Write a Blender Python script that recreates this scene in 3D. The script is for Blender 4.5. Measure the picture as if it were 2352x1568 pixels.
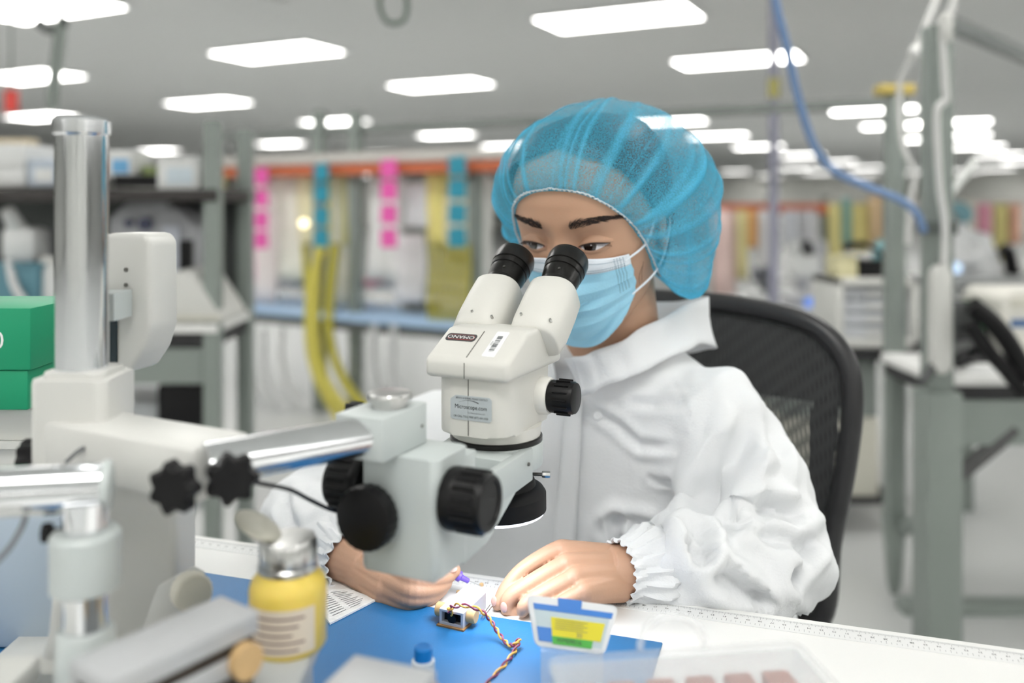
import bpy, bmesh, math, random
import numpy as np
from mathutils import Vector as V, Matrix, Euler
from mathutils.bvhtree import BVHTree

random.seed(11)
sc = bpy.context.scene
C = sc.collection
for _o in list(bpy.data.objects):
    bpy.data.objects.remove(_o)
PI = math.pi

# ------------------------------------------------------------------ camera
F, CX, HZ, CH = 2000.0, 1176.0, 470.0, 1.12      # focal length in px of the 2352 frame, centre, horizon, eye height
cam = bpy.data.cameras.new('camera')
camo = bpy.data.objects.new('camera', cam)
C.objects.link(camo)
camo.location = (0, 0, CH)
camo.rotation_euler = (PI / 2, 0, 0)
cam.sensor_width = 36
cam.lens = F / 2352 * 36
cam.shift_y = -(784 - HZ) / 2352
cam.clip_start = 0.02
cam.clip_end = 200
cam.dof.use_dof = True
cam.dof.focus_distance = 0.76
cam.dof.aperture_fstop = 2.4
sc.camera = camo

# ------------------------------------------------------------------ world, exposure
w = bpy.data.worlds.new('world')
sc.world = w
w.use_nodes = True
w.node_tree.nodes['Background'].inputs[0].default_value = (1.0, 0.99, 0.97, 1)
w.node_tree.nodes['Background'].inputs[1].default_value = 0.25
sc.view_settings.view_transform = 'Standard'
sc.view_settings.look = 'None'
sc.view_settings.gamma = 1.0
sc.view_settings.use_curve_mapping = False
sc.view_settings.exposure = 0.38
PANEL = 9.0         # emission of the ceiling panels
try:
    sc.cycles.max_bounces = 5
    sc.cycles.diffuse_bounces = 4
    sc.cycles.glossy_bounces = 3
    sc.cycles.transmission_bounces = 3
    sc.cycles.use_adaptive_sampling = True
    sc.cycles.adaptive_threshold = 0.05
    sc.cycles.transparent_max_bounces = 10
    sc.cycles.caustics_reflective = False
    sc.cycles.caustics_refractive = False
    sc.cycles.sample_clamp_indirect = 6
    sc.cycles.use_light_tree = False
    sc.cycles.use_denoising = True
except Exception:
    pass


def S(px, py, z):
    """a point of the place, z metres in front of the lens"""
    return V(((px - CX) / F * z, z, CH - (py - HZ) / F * z))


# ------------------------------------------------------------------ materials
def lin(c):
    out = []
    for x in c[:3]:
        x = x / 255.0
        out.append(x / 12.92 if x <= 0.04045 else ((x + 0.055) / 1.055) ** 2.4)
    return (out[0], out[1], out[2], 1.0)


MATS = {}


def mat(name, col, rough=0.5, metal=0.0, var=0.04, vscale=6.0, bump=0.0, bscale=60.0, alpha=1.0, trans=0.0,
        emit=0.0, coat=0.0, sss=0.0, sheen=0.0, spec=0.5):
    if name in MATS:
        return MATS[name]
    m = bpy.data.materials.new(name)
    m.use_nodes = True
    nt = m.node_tree
    b = nt.nodes['Principled BSDF']
    tc = nt.nodes.new('ShaderNodeTexCoord')
    c = lin(col)
    if var > 0:
        n = nt.nodes.new('ShaderNodeTexNoise')
        n.inputs['Scale'].default_value = vscale
        n.inputs['Detail'].default_value = 3
        nt.links.new(tc.outputs['Object'], n.inputs['Vector'])
        r = nt.nodes.new('ShaderNodeMix')
        r.data_type = 'RGBA'
        r.inputs['A'].default_value = (c[0] * (1 - var), c[1] * (1 - var), c[2] * (1 - var), 1)
        r.inputs['B'].default_value = (min(1, c[0] * (1 + var)), min(1, c[1] * (1 + var)), min(1, c[2] * (1 + var)), 1)
        nt.links.new(n.outputs['Fac'], r.inputs['Factor'])
        nt.links.new(r.outputs['Result'], b.inputs['Base Color'])
    else:
        b.inputs['Base Color'].default_value = c
    b.inputs['Roughness'].default_value = rough
    b.inputs['Metallic'].default_value = metal
    b.inputs['Alpha'].default_value = alpha
    b.inputs['Transmission Weight'].default_value = trans
    b.inputs['Coat Weight'].default_value = coat
    b.inputs['Specular IOR Level'].default_value = spec
    if sss:
        b.inputs['Subsurface Weight'].default_value = sss
        b.inputs['Subsurface Radius'].default_value = (0.012, 0.005, 0.003)
        b.inputs['Subsurface Scale'].default_value = 0.5
    if sheen:
        b.inputs['Sheen Weight'].default_value = sheen
    if emit:
        b.inputs['Emission Color'].default_value = c
        b.inputs['Emission Strength'].default_value = emit
    if bump > 0:
        n2 = nt.nodes.new('ShaderNodeTexNoise')
        n2.inputs['Scale'].default_value = bscale
        n2.inputs['Detail'].default_value = 4
        nt.links.new(tc.outputs['Object'], n2.inputs['Vector'])
        bp = nt.nodes.new('ShaderNodeBump')
        bp.inputs['Strength'].default_value = bump
        bp.inputs['Distance'].default_value = 0.01
        nt.links.new(n2.outputs['Fac'], bp.inputs['Height'])
        nt.links.new(bp.outputs['Normal'], b.inputs['Normal'])
    MATS[name] = m
    return m


# ------------------------------------------------------------------ objects
ROOTM = {}


def wm(o):
    return ROOTM.get(o.name, Matrix.Identity(4)) if o else Matrix.Identity(4)


def link_mesh(name, me, material, parent=None):
    o = bpy.data.objects.new(name, me)
    C.objects.link(o)
    if material:
        me.materials.append(material)
    if parent:
        o.parent = parent
        ROOTM[o.name] = wm(parent)
    return o


def obj(name, bm, material, parent=None, smooth=35, local=False, fix=True):
    """one mesh object from a bmesh laid out in world coordinates (or local ones)"""
    if not local and parent is not None:
        bmesh.ops.transform(bm, matrix=wm(parent).inverted(), verts=bm.verts)
    if fix:
        bmesh.ops.recalc_face_normals(bm, faces=bm.faces)
    me = bpy.data.meshes.new(name)
    bm.to_mesh(me)
    bm.free()
    if smooth:
        me.shade_smooth()
        if smooth < 180:
            me.set_sharp_from_angle(angle=math.radians(smooth))
    return link_mesh(name, me, material, parent)


def tag(o, label=None, cat=None, group=None, kind=None):
    if label:
        o['label'] = label
    if cat:
        o['category'] = cat
    if group:
        o['group'] = group
    if kind:
        o['kind'] = kind
    return o


def thing(name, label, cat, loc=(0, 0, 0), rz=0.0, group=None):
    o = bpy.data.objects.new(name, None)
    C.objects.link(o)
    o.empty_display_size = 0.05
    o.location = loc
    o.rotation_euler = (0, 0, rz)
    ROOTM[o.name] = Matrix.Translation(V(loc)) @ Matrix.Rotation(rz, 4, 'Z')
    return tag(o, label, cat, group)


def dup(root, loc, rz=0.0, label=None, scale=None):
    r = root.copy()
    C.objects.link(r)
    r.location = loc
    r.rotation_euler = (0, 0, rz)
    if scale:
        r.scale = scale
    if label:
        r['label'] = label
    for ch in list(root.children):
        c = ch.copy()
        C.objects.link(c)
        c.parent = r
        for g in list(ch.children):
            d = g.copy()
            C.objects.link(d)
            d.parent = c
    return r


# ------------------------------------------------------------------ shapes
def NB():
    return bmesh.new()


def frame(o, x, y, z):
    m = Matrix.Identity(4)
    for i, a in enumerate((V(x), V(y), V(z), V(o))):
        m[0][i], m[1][i], m[2][i] = a
    return m


def axisframe(p, d):
    z = V(d).normalized()
    a = V((0, 0, 1)) if abs(z.z) < 0.95 else V((1, 0, 0))
    x = a.cross(z).normalized()
    y = z.cross(x)
    return frame(p, x, y, z)


def box(bm, c, s, R=None, bev=0.0, seg=2):
    M = R.copy() if R is not None else Matrix.Identity(4)
    M = Matrix.Translation(V(c)) @ M.to_3x3().to_4x4() @ Matrix.Diagonal((s[0], s[1], s[2], 1))
    g = bmesh.ops.create_cube(bm, size=1.0, matrix=M)
    if bev > 0:
        ed = set()
        for v in g['verts']:
            ed.update(v.link_edges)
        bmesh.ops.bevel(bm, geom=list(ed), offset=bev, segments=seg, profile=0.5, affect='EDGES')
    return bm


def rz(a):
    return Matrix.Rotation(a, 4, 'Z')


def loft(bm, rings, cap=True, closed=True):
    vs = [[bm.verts.new(p) for p in r] for r in rings]
    n = len(vs[0])
    for a, b in zip(vs[:-1], vs[1:]):
        for i in range(n if closed else n - 1):
            j = (i + 1) % n
            try:
                bm.faces.new((a[i], a[j], b[j], b[i]))
            except ValueError:
                pass
    if cap and closed:
        for r in (vs[0], vs[-1]):
            try:
                bm.faces.new(r)
            except ValueError:
                pass
    return vs


def lathe(bm, prof, M, seg=32, lobes=0, lamp=0.0, cap=True):
    rings = []
    for r, h in prof:
        ring = []
        for i in range(seg):
            a = 2 * PI * i / seg
            rr = r
            if lobes:
                rr = r * (1 + lamp * math.cos(lobes * a))
            ring.append(M @ V((max(rr, 1e-5) * math.cos(a), max(rr, 1e-5) * math.sin(a), h)))
        rings.append(ring)
    loft(bm, rings, cap)
    return bm


def cyl(bm, p0, p1, r0, r1=None, seg=24):
    p0, p1 = V(p0), V(p1)
    r1 = r0 if r1 is None else r1
    M = axisframe(p0, p1 - p0)
    L = (p1 - p0).length
    return lathe(bm, [(r0, 0), (r1, L)], M, seg)


def tube(bm, pts, r, seg=10, cap=True):
    pts = [V(p) for p in pts]
    n = len(pts)
    rr = r if isinstance(r, (list, tuple)) else [r] * n
    t0 = (pts[1] - pts[0]).normalized()
    M = axisframe(pts[0], t0)
    x = V((M[0][0], M[1][0], M[2][0]))
    rings = []
    for i in range(n):
        t = (pts[min(i + 1, n - 1)] - pts[max(i - 1, 0)])
        t = t.normalized() if t.length > 1e-9 else t0
        x = (x - t * x.dot(t)).normalized()
        y = t.cross(x)
        rings.append([pts[i] + (x * math.cos(2 * PI * k / seg) + y * math.sin(2 * PI * k / seg)) * rr[i] for k in range(seg)])
    loft(bm, rings, cap)
    return bm


def spline(pts, n=8):
    """Catmull-Rom through points"""
    p = [V(q) for q in pts]
    p = [p[0] * 2 - p[1]] + p + [p[-1] * 2 - p[-2]]
    out = []
    for i in range(1, len(p) - 2):
        for k in range(n):
            t = k / n
            a, b, c, d = p[i - 1], p[i], p[i + 1], p[i + 2]
            out.append(0.5 * ((2 * b) + (c - a) * t + (2 * a - 5 * b + 4 * c - d) * t * t + (3 * b - a - 3 * c + d) * t ** 3))
    out.append(p[-2])
    return out


def prism(bm, poly, M, d, bev=0.0, seg=2):
    """polygon in the xy plane of M, extruded d along its z"""
    a = [bm.verts.new(M @ V((x, y, 0))) for x, y in poly]
    b = [bm.verts.new(M @ V((x, y, d))) for x, y in poly]
    n = len(poly)
    fs = [bm.faces.new(a[::-1]), bm.faces.new(b)]
    for i in range(n):
        j = (i + 1) % n
        fs.append(bm.faces.new((a[i], a[j], b[j], b[i])))
    if bev > 0:
        ed = set()
        for f in fs:
            ed.update(f.edges)
        bmesh.ops.bevel(bm, geom=list(ed), offset=bev, segments=seg, profile=0.5, affect='EDGES')
    return bm


def rrect(w, h, r, n=5):
    out = []
    for cx, cy, a0 in ((w / 2 - r, h / 2 - r, 0), (-w / 2 + r, h / 2 - r, 90), (-w / 2 + r, -h / 2 + r, 180), (w / 2 - r, -h / 2 + r, 270)):
        for k in range(n + 1):
            a = math.radians(a0 + 90 * k / n)
            out.append((cx + r * math.cos(a), cy + r * math.sin(a)))
    return out


def sph(bm, c, r, seg=16, R=None):
    r = (r, r, r) if not isinstance(r, (tuple, list)) else r
    M = Matrix.Translation(V(c)) @ ((R.to_3x3().to_4x4()) if R is not None else Matrix.Identity(4)) @ Matrix.Diagonal((r[0], r[1], r[2], 1))
    bmesh.ops.create_uvsphere(bm, u_segments=seg, v_segments=max(6, seg * 2 // 3), radius=1.0, matrix=M)
    return bm


_TXT = {}


def text(bm, s, M, size, align='CENTER', depth=0.0):
    """flat lettering in the xy plane of M"""
    key = (s, align)
    if key not in _TXT:
        cu = bpy.data.curves.new('lettering', 'FONT')
        cu.body = s
        cu.size = 1.0
        cu.align_x = align
        cu.align_y = 'CENTER'
        cu.resolution_u = 3
        o = bpy.data.objects.new('lettering', cu)
        C.objects.link(o)
        dg = bpy.context.evaluated_depsgraph_get()
        me = bpy.data.meshes.new_from_object(o.evaluated_get(dg))
        _TXT[key] = ([v.co.copy() for v in me.vertices], [tuple(p.vertices) for p in me.polygons])
        bpy.data.objects.remove(o)
        bpy.data.meshes.remove(me)
        bpy.data.curves.remove(cu)
    vs, fs = _TXT[key]
    nv = [bm.verts.new(M @ (v * size)) for v in vs]
    for f in fs:
        try:
            bm.faces.new([nv[i] for i in f])
        except ValueError:
            pass
    return bm


def bars(bm, M, rects):
    """thin flat rectangles (x0, x1, y0, y1) in the plane of M"""
    for x0, x1, y0, y1 in rects:
        bm.faces.new([bm.verts.new(M @ V(p)) for p in ((x0, y0, 0), (x1, y0, 0), (x1, y1, 0), (x0, y1, 0))])
    return bm


# ------------------------------------------------------------------ shared materials
white_lam = mat('white laminate', (238, 238, 236), 0.45, var=0.02)
scope_white = mat('cream enamel', (214, 213, 207), 0.42, var=0.02, bump=0.03, bscale=900)
scope_grey = mat('pale grey enamel', (192, 199, 198), 0.42, var=0.02, bump=0.03, bscale=900)
black_pl = mat('black plastic', (20, 20, 21), 0.4, var=0.1, spec=0.22)
black_mat = mat('matt black rubber', (24, 24, 25), 0.6, var=0.1, spec=0.2)
black_metal = mat('black anodised metal', (30, 29, 28), 0.3, metal=0.4, var=0.05)
chrome = mat('polished chrome', (230, 232, 234), 0.13, metal=1.0, var=0)
silver = mat('brushed silver metal', (205, 205, 203), 0.28, metal=1.0, var=0.05)
dark_steel = mat('dark steel', (120, 118, 114), 0.35, metal=1.0, var=0.05)
white_pl = mat('white plastic', (210, 210, 206), 0.4, var=0.02)
frame_grey = mat('grey green painted steel', (134, 142, 137), 0.5, var=0.04)
tan_wood = mat('tan dowel', (205, 172, 124), 0.6, var=0.12, vscale=120)
clear_pl = mat('clear plastic', (240, 243, 245), 0.12, var=0, alpha=0.28)
# ------------------------------------------------------------------ room shell
CEIL = CH + 1.42
LDIR = math.radians(-27)
floor_m = mat('polished vinyl floor', (196, 198, 197), 0.25, var=0.05, vscale=0.7)
ceil_m = mat('grey painted ceiling', (232, 233, 232), 0.85, var=0.03, vscale=0.5)
wall_m = mat('pale wall paint', (225, 225, 220), 0.8, var=0.03, vscale=0.4)
X0, X1, Y0, Y1 = -16.0, 21.0, -13.0, 44.0
MX, MY, DX, DY = (X0 + X1) / 2, (Y0 + Y1) / 2, X1 - X0, Y1 - Y0
bm = NB(); box(bm, (MX, MY, -0.05), (DX + 0.4, DY + 0.4, 0.1)); tag(obj('floor', bm, floor_m, smooth=0), kind='structure')
bm = NB(); box(bm, (MX, MY, CEIL + 0.05), (DX + 0.4, DY + 0.4, 0.1)); tag(obj('ceiling', bm, ceil_m, smooth=0), kind='structure')
for nm, c, s in (('wall_back', (MX, Y1 + 0.1, CEIL / 2), (DX + 0.4, 0.2, CEIL)), ('wall_front', (MX, Y0 - 0.1, CEIL / 2), (DX + 0.4, 0.2, CEIL)),
                 ('wall_left', (X0 - 0.1, MY, CEIL / 2), (0.2, DY, CEIL)), ('wall_right', (X1 + 0.1, MY, CEIL / 2), (0.2, DY, CEIL))):
    bm = NB(); box(bm, c, s); tag(obj(nm, bm, wall_m, smooth=0), kind='structure')

panel_m = mat('lit white diffuser', (255, 253, 249), 0.5, var=0, emit=PANEL)
rim_m = mat('white lamp rim', (225, 226, 226), 0.5)


def make_panel():
    t = thing('ceiling_light', 'x', 'ceiling light', (0, 0, CEIL))
    bm = NB(); box(bm, (0, 0, -0.012), (1.16, 0.56, 0.018))
    obj('diffuser', bm, panel_m, t, local=True)
    bm = NB()
    for x in (-0.595, 0.595):
        box(bm, (x, 0, -0.0135), (0.03, 0.62, 0.027), bev=0.003)
    for y in (-0.295, 0.295):
        box(bm, (0, y, -0.0135), (1.16, 0.03, 0.027), bev=0.003)
    obj('frame', bm, rim_m, t, local=True)
    return t


LIGHTS = [  # picture box centre of each lamp, and how to tell it apart
    (90, 12, 'lit ceiling panel cut off by the top left corner'),
    (70, 172, 'lit ceiling panel cut off at the left edge above the red tag'),
    (635, 116, 'large lit ceiling panel at upper left, above the chrome pillar gap'),
    (1420, 36, 'largest lit ceiling panel, touching the top edge above the bonnet'),
    (1012, 191, 'lit ceiling panel just left of and above the blue bonnet'),
    (478, 233, 'lit ceiling panel right of the chrome pillar top'),
    (1694, 134, 'lit ceiling panel at upper right crossed by the blue hose'),
    (95, 265, 'lit ceiling panel directly behind the chrome pillar top'),
    (768, 277, 'small lit ceiling panel seen between two grey posts'),
    (645, 328, 'lit ceiling panel low above the orange beam, left of the posts'),
    (1025, 308, 'lit ceiling panel low behind the left side of the bonnet'),
    (558, 365, 'low lit ceiling panel over the pink card strip'),
    (892, 349, 'low lit ceiling panel over the second pink card strip'),
    (1160, 334, 'low lit ceiling panel peeping out left of the bonnet'),
    (366, 345, 'low lit ceiling panel above the white carton on the shelf'),
    (55, 360, 'low lit ceiling panel above the cream carton at far left'),
    (1540, 277, 'lit ceiling panel half hidden behind the bonnet top right'),
    (1649, 310, 'lit ceiling panel first right of the bonnet'),
    (1742, 335, 'lit ceiling panel second in the row right of the bonnet'),
    (1844, 355, 'lit ceiling panel behind the curve of the blue hose'),
    (1922, 371, 'lit ceiling panel low behind the blue hose, left of thin post'),
    (1990, 384, 'lowest lit ceiling panel beside the thin grey post'),
    (2006, 250, 'long lit ceiling panel behind the thin grey post top'),
    (2062, 286, 'lit ceiling panel under the long one at the thin post'),
    (2186, 279, 'small lit ceiling panel right of the thick grey post'),
    (2200, 309, 'lit ceiling panel crossing behind the thick grey post'),
    (2245, 335, 'lit ceiling panel at right, third in the receding row'),
    (2300, 354, 'lit ceiling panel at right, fourth in the receding row'),
    (2345, 370, 'lit ceiling panel cut off by the right edge'),
    (1690, 393, 'far lit ceiling panel low right of the bonnet'),
    (1770, 403, 'far lit ceiling panel above the distant orange beam'),
    (2105, 318, 'tiny lit ceiling panel between the two grey posts'),
    (2105, 395, 'farthest lit ceiling panel between the two grey posts'),
    (1830, 384, 'added far lit ceiling panel just above the blue hose bend'),  # from here on: extra panels added to brighten the dark far wall
    (1880, 396, 'added far lit ceiling panel right above the yellow far sheets'),
    (1985, 402, 'added far lit ceiling panel touching the slim post at horizon height'),
    (2215, 392, 'added far lit ceiling panel right of the thick post at horizon height'),
    (2290, 386, 'added far lit ceiling panel above the rose far sheet'),
    (2340, 398, 'added far lit ceiling panel over the salmon far sheet at right edge'),
    (690, 398, 'added far lit ceiling panel behind the orange beam left of the posts'),
    (860, 402, 'added far lit ceiling panel behind the orange beam at the middle pink cards'),
    (990, 394, 'added far lit ceiling panel behind the orange beam near the bonnet'),
    (430, 396, 'added far lit ceiling panel behind the white carton on the shelf'),
    (180, 398, 'added far lit ceiling panel behind the pale blue carton')]
_p = make_panel()
_first = True
for px, py, lab in LIGHTS:
    zz = F * 1.42 / (HZ - py)
    q = S(px, py, zz)
    if _first:
        _p.location = (q.x, q.y, CEIL); _p.rotation_euler = (0, 0, LDIR); _p['label'] = lab; _p['group'] = 'ceiling light panels'
        _first = False
    else:
        dup(_p, (q.x, q.y, CEIL), LDIR, lab)
# the same lamps go on over and beside the camera, outside the picture
_d = V((math.cos(LDIR), math.sin(LDIR), 0)); _n = V((-_d.y, _d.x, 0))
for i in range(-4, 6):
    for j in range(-6, 7):
        q = V((0.0, -0.35, 0)) + _d * (i * 3.0) + _n * (j * 2.7)
        if not (-12 < q.x < 15 and -12 < q.y < 17):
            continue
        if q.y > 0.3:
            fx = CX + q.x / q.y * F; fy = HZ - 1.42 / q.y * F
            if -700 < fx < 3050 and fy > -260:
                continue
        dup(_p, (q.x, q.y, CEIL), LDIR, 'lit ceiling panel overhead of the workbench, outside the picture')
# ------------------------------------------------------------------ worktable
TT = 0.76
TA = math.atan2(-0.246, 0.767)
TE = V((math.cos(TA), math.sin(TA), 0)); TN = V((-TE.y, TE.x, 0))
TP = V((-0.351, 0.954, 0))


def T(a, b, z=0.0):
    """a along the back edge, b towards the sitter side (0 = back edge), z above the top"""
    return TP + TE * a + TN * b + V((0, 0, TT + z))


def TF(a, b, z=0.0, rot=0.0):
    return frame(T(a, b, z), TE, TN, (0, 0, 1)) @ rz(rot)


tb = thing('worktable', 'white laminate worktable with a printed ruler along its edge', 'table', T(0.4, -0.4, -TT), TA)
bm = NB(); box(bm, T(0.3, -0.375, -0.015), (2.1, 0.75, 0.03), rz(TA), 0.004); obj('tabletop', bm, white_lam, tb)
for a in (-0.68, 1.28):
    for b in (-0.68, -0.07):
        bm = NB(); box(bm, T(a, b, -0.03 - 0.365), (0.05, 0.05, 0.73), rz(TA), 0.004); obj('leg', bm, frame_grey, tb)
for b in (-0.68, -0.07):
    bm = NB(); box(bm, T(0.3, b, -0.06), (1.91, 0.03, 0.05), rz(TA), 0.003); obj('rail', bm, frame_grey, tb)
ruler_m = mat('pale ruler tape', (226, 227, 226), 0.4, var=0.02)
ink = mat('grey ink', (92, 96, 100), 0.6, var=0)
inkd = mat('dark ink', (44, 45, 48), 0.6, var=0)
bm = NB(); box(bm, T(0.3, -0.021, 0.0003), (2.08, 0.02, 0.0006), rz(TA)); rul = obj('ruler_tape', bm, ruler_m, tb, smooth=0)
bm = NB(); M = TF(0, 0, 0.0008)
rs = []
for i in range(0, 920):
    a = i * 0.001 - 0.02
    ln = 0.0055 if i % 10 == 0 else (0.004 if i % 5 == 0 else 0.0026)
    rs.append((a - 0.00011, a + 0.00011, -0.0125 - ln, -0.0125))
    if i % 4 == 0:
        rs.append((a - 0.00012, a + 0.00012, -0.0285, -0.0285 + (0.003 if i % 16 else 0.0045)))
bars(bm, M, rs)
tag(obj('tick_marks', bm, ink, rul, smooth=0, fix=False), kind='stuff')
bm = NB()
for i in range(0, 92):
    text(bm, str(100 - i), TF(i * 0.01 - 0.02, -0.0208, 0.0008, PI), 0.0036)
tag(obj('numerals', bm, inkd, rul, smooth=0, fix=False), kind='stuff')

# blue bench mat
def ta(px, py):
    """table coordinates of a picture point lying on the table top"""
    z = F * (CH - TT) / (py - HZ)
    q = S(px, py, z) - TP
    return q.dot(TE), q.dot(TN)


blue_mat = mat('blue rubber bench mat', (36, 110, 166), 0.42, var=0.05, vscale=30, bump=0.05, bscale=700)
m0 = ta(470, 1330); m1 = ta(1430, 1452)
mb = (m0[1] + m1[1]) / 2
bm = NB(); ax0, ax1 = m0[0] - 0.16, m1[0] + 0.035
box(bm, T((ax0 + ax1) / 2, mb - 0.24, 0.001), (ax1 - ax0, 0.48, 0.002), rz(TA), 0.0008, 1)
tag(obj('bench_mat', bm, blue_mat), 'smooth blue rubber mat lying on the white worktable', 'mat')

# ------------------------------------------------------------------ stereo microscope
OX, OY = -0.0133, 0.74
UA = math.radians(25)
U = V((math.sin(UA), math.cos(UA), 0)); W = V((math.cos(UA), -math.sin(UA), 0))


def ML(u, v, z):
    return V((OX, OY, 0)) + U * u + W * v + V((0, 0, z))


def MF(u, v, z):
    return frame(ML(u, v, z), W, U, (0, 0, 1))


sm = thing('stereo_microscope', 'cream binocular stereo microscope with black eyepieces in front of the seated person', 'microscope', ML(0, 0, TT))
bm = NB()
prism(bm, rrect(0.066, 0.098, 0.017), MF(0, 0, 0.9345), 0.05, 0.0025)
lathe(bm, [(0.0375, 0.926), (0.0385, 0.9355)], MF(0, 0, 0), 48)
obj('housing', bm, scope_white, sm)
bm = NB(); lathe(bm, [(0.0385, 0.9215), (0.0392, 0.9222), (0.0392, 0.9252), (0.0385, 0.926)], MF(0, 0, 0), 48); obj('mount_ring', bm, black_metal, sm)
# upper head: profile in (u, z), extruded across
hd = [(-0.056, 0.981), (-0.056, 0.9965), (-0.0165, 1.0168), (0.018, 1.0168), (0.056, 0.996), (0.056, 0.981)]
bm = NB()
M = frame(ML(0, -0.0375, 0), U, (0, 0, 1), W)
prism(bm, hd, M, 0.075, 0.0045, 4)
head = obj('head_cover', bm, scope_white, sm, smooth=30)
bm = NB()
seam_m = mat('dark seam', (90, 88, 84), 0.8, var=0)
sl = math.atan2(1.0168 - 0.9965, 0.056 - 0.0165)
EU = U * math.cos(sl) + V((0, 0, math.sin(sl)))       # up the sloped roof
NR = (U * -math.sin(sl) + V((0, 0, math.cos(sl)))).normalized()
RM = ML(-0.0362, 0, 1.0067)                              # middle of the roof
SV = -0.001
box(bm, RM + W * SV + NR * 0.0001, (0.0006, 0.036, 0.0005), frame((0, 0, 0), W, EU, NR))
box(bm, ML(-0.0562, SV, 0.9885), (0.0006, 0.0005, 0.0125))
box(bm, ML(-0.0492, SV, 0.9585), (0.0006, 0.0005, 0.046))
obj('seam', bm, seam_m, head, smooth=0)
# logo badge, upside down as seen from here
badge_d = mat('charcoal badge', (62, 60, 62), 0.4, var=0)
badge_r = mat('red badge line', (190, 62, 58), 0.4, var=0)
prnt = mat('white print', (240, 240, 240), 0.5, var=0)
lab_w = mat('white paper label', (236, 237, 238), 0.5, var=0.01)
lab_s = mat('silver label', (188, 196, 200), 0.35, var=0.03, metal=0.15)
BC = RM - W * 0.0178 + EU * 0.0075
MB_ = frame(BC, -W, -EU, NR)
bm = NB(); prism(bm, rrect(0.0275, 0.0098, 0.003), MB_, 0.0004); bg = obj('logo_badge', bm, badge_d, sm, smooth=0)
bm = NB(); prism(bm, rrect(0.0245, 0.0066, 0.0032), MB_ @ Matrix.Translation((0, 0, 0.0003)), 0.0002); obj('red_outline', bm, badge_r, bg, smooth=0)
bm = NB(); prism(bm, rrect(0.0238, 0.0059, 0.0029), MB_ @ Matrix.Translation((0, 0, 0.0004)), 0.0002); obj('badge_field', bm, badge_d, bg, smooth=0)
bm = NB(); text(bm, 'OMANO', MB_ @ Matrix.Translation((0, 0, 0.0007)) @ Matrix.Diagonal((1.12, 1, 1, 1)), 0.0058); obj('logo_lettering', bm, prnt, bg, smooth=0, fix=False)
# barcode sticker
SC = RM + W * 0.0165 + EU * 0.002
MS = frame(SC, EU, -W, NR)
bm = NB(); prism(bm, rrect(0.034, 0.0115, 0.0015), MS, 0.0003); st = obj('barcode_sticker', bm, lab_w, sm, smooth=0)
bm = NB(); rs = []; x = -0.0105
random.seed(3)
while x < 0.0105:
    wd = random.choice((0.0003, 0.0006, 0.0009)); rs.append((x, x + wd, -0.0022, 0.0024)); x += wd + random.choice((0.0003, 0.0005, 0.0011))
bars(bm, MS @ Matrix.Translation((0, 0, 0.0005)), rs); obj('barcode', bm, ink, st, smooth=0, fix=False)
bm = NB(); text(bm, '24734', MS @ Matrix.Translation((0, 0.0037, 0.0005)), 0.0022); obj('barcode_digits', bm, ink, st, smooth=0, fix=False)
# service label on the near face
ML_ = frame(ML(-0.0492, 0.0015, 0.9575), W, (0, 0, 1), -U)
bm = NB(); prism(bm, [(-0.0185, -0.0085), (-0.0165, -0.0098), (0.0165, -0.0098), (0.0185, -0.008), (0.0185, 0.008), (0.0165, 0.0098), (-0.0135, 0.0098), (-0.0185, 0.0065)], ML_, 0.0003)
lb = obj('service_label', bm, lab_s, sm, smooth=0)
bm = NB(); P = ML_ @ Matrix.Translation((0, 0, 0.0005))
text(bm, 'SERVICE & REPAIRS, PLEASE CONTACT', P @ Matrix.Translation((0.0008, 0.0077, 0)) @ Matrix.Diagonal((0.8, 1, 1, 1)), 0.0021)
text(bm, 'Microscope.com', P @ Matrix.Translation((0, 0.0008, 0)) @ Matrix.Diagonal((0.9, 1, 1, 1)), 0.0048)
text(bm, 'The Microscope Store, LLC', P @ Matrix.Translation((0.005, -0.0036, 0)), 0.0014)
text(bm, 'OR CALL TOLL FREE (877) 409-3558', P @ Matrix.Translation((0, -0.007, 0)) @ Matrix.Diagonal((0.86, 1, 1, 1)), 0.0023)
arc = [(-0.011 + 0.018 * k / 12, 0.0034 + 0.0030 * math.sin(PI * (0.1 + 0.72 * k / 12))) for k in range(13)]
for k in range(12):
    (x0, y0), (x1, y1) = arc[k], arc[k + 1]
    t0, t1 = 0.0001 + 0.0007 * (k / 12) ** 2, 0.0001 + 0.0007 * ((k + 1) / 12) ** 2
    bm.faces.new([bm.verts.new(P @ V(q)) for q in ((x0, y0, 0), (x1, y1, 0), (x1, y1 - t1, 0), (x0, y0 - t0, 0))])
obj('label_lettering', bm, inkd, lb, smooth=0, fix=False)
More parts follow.
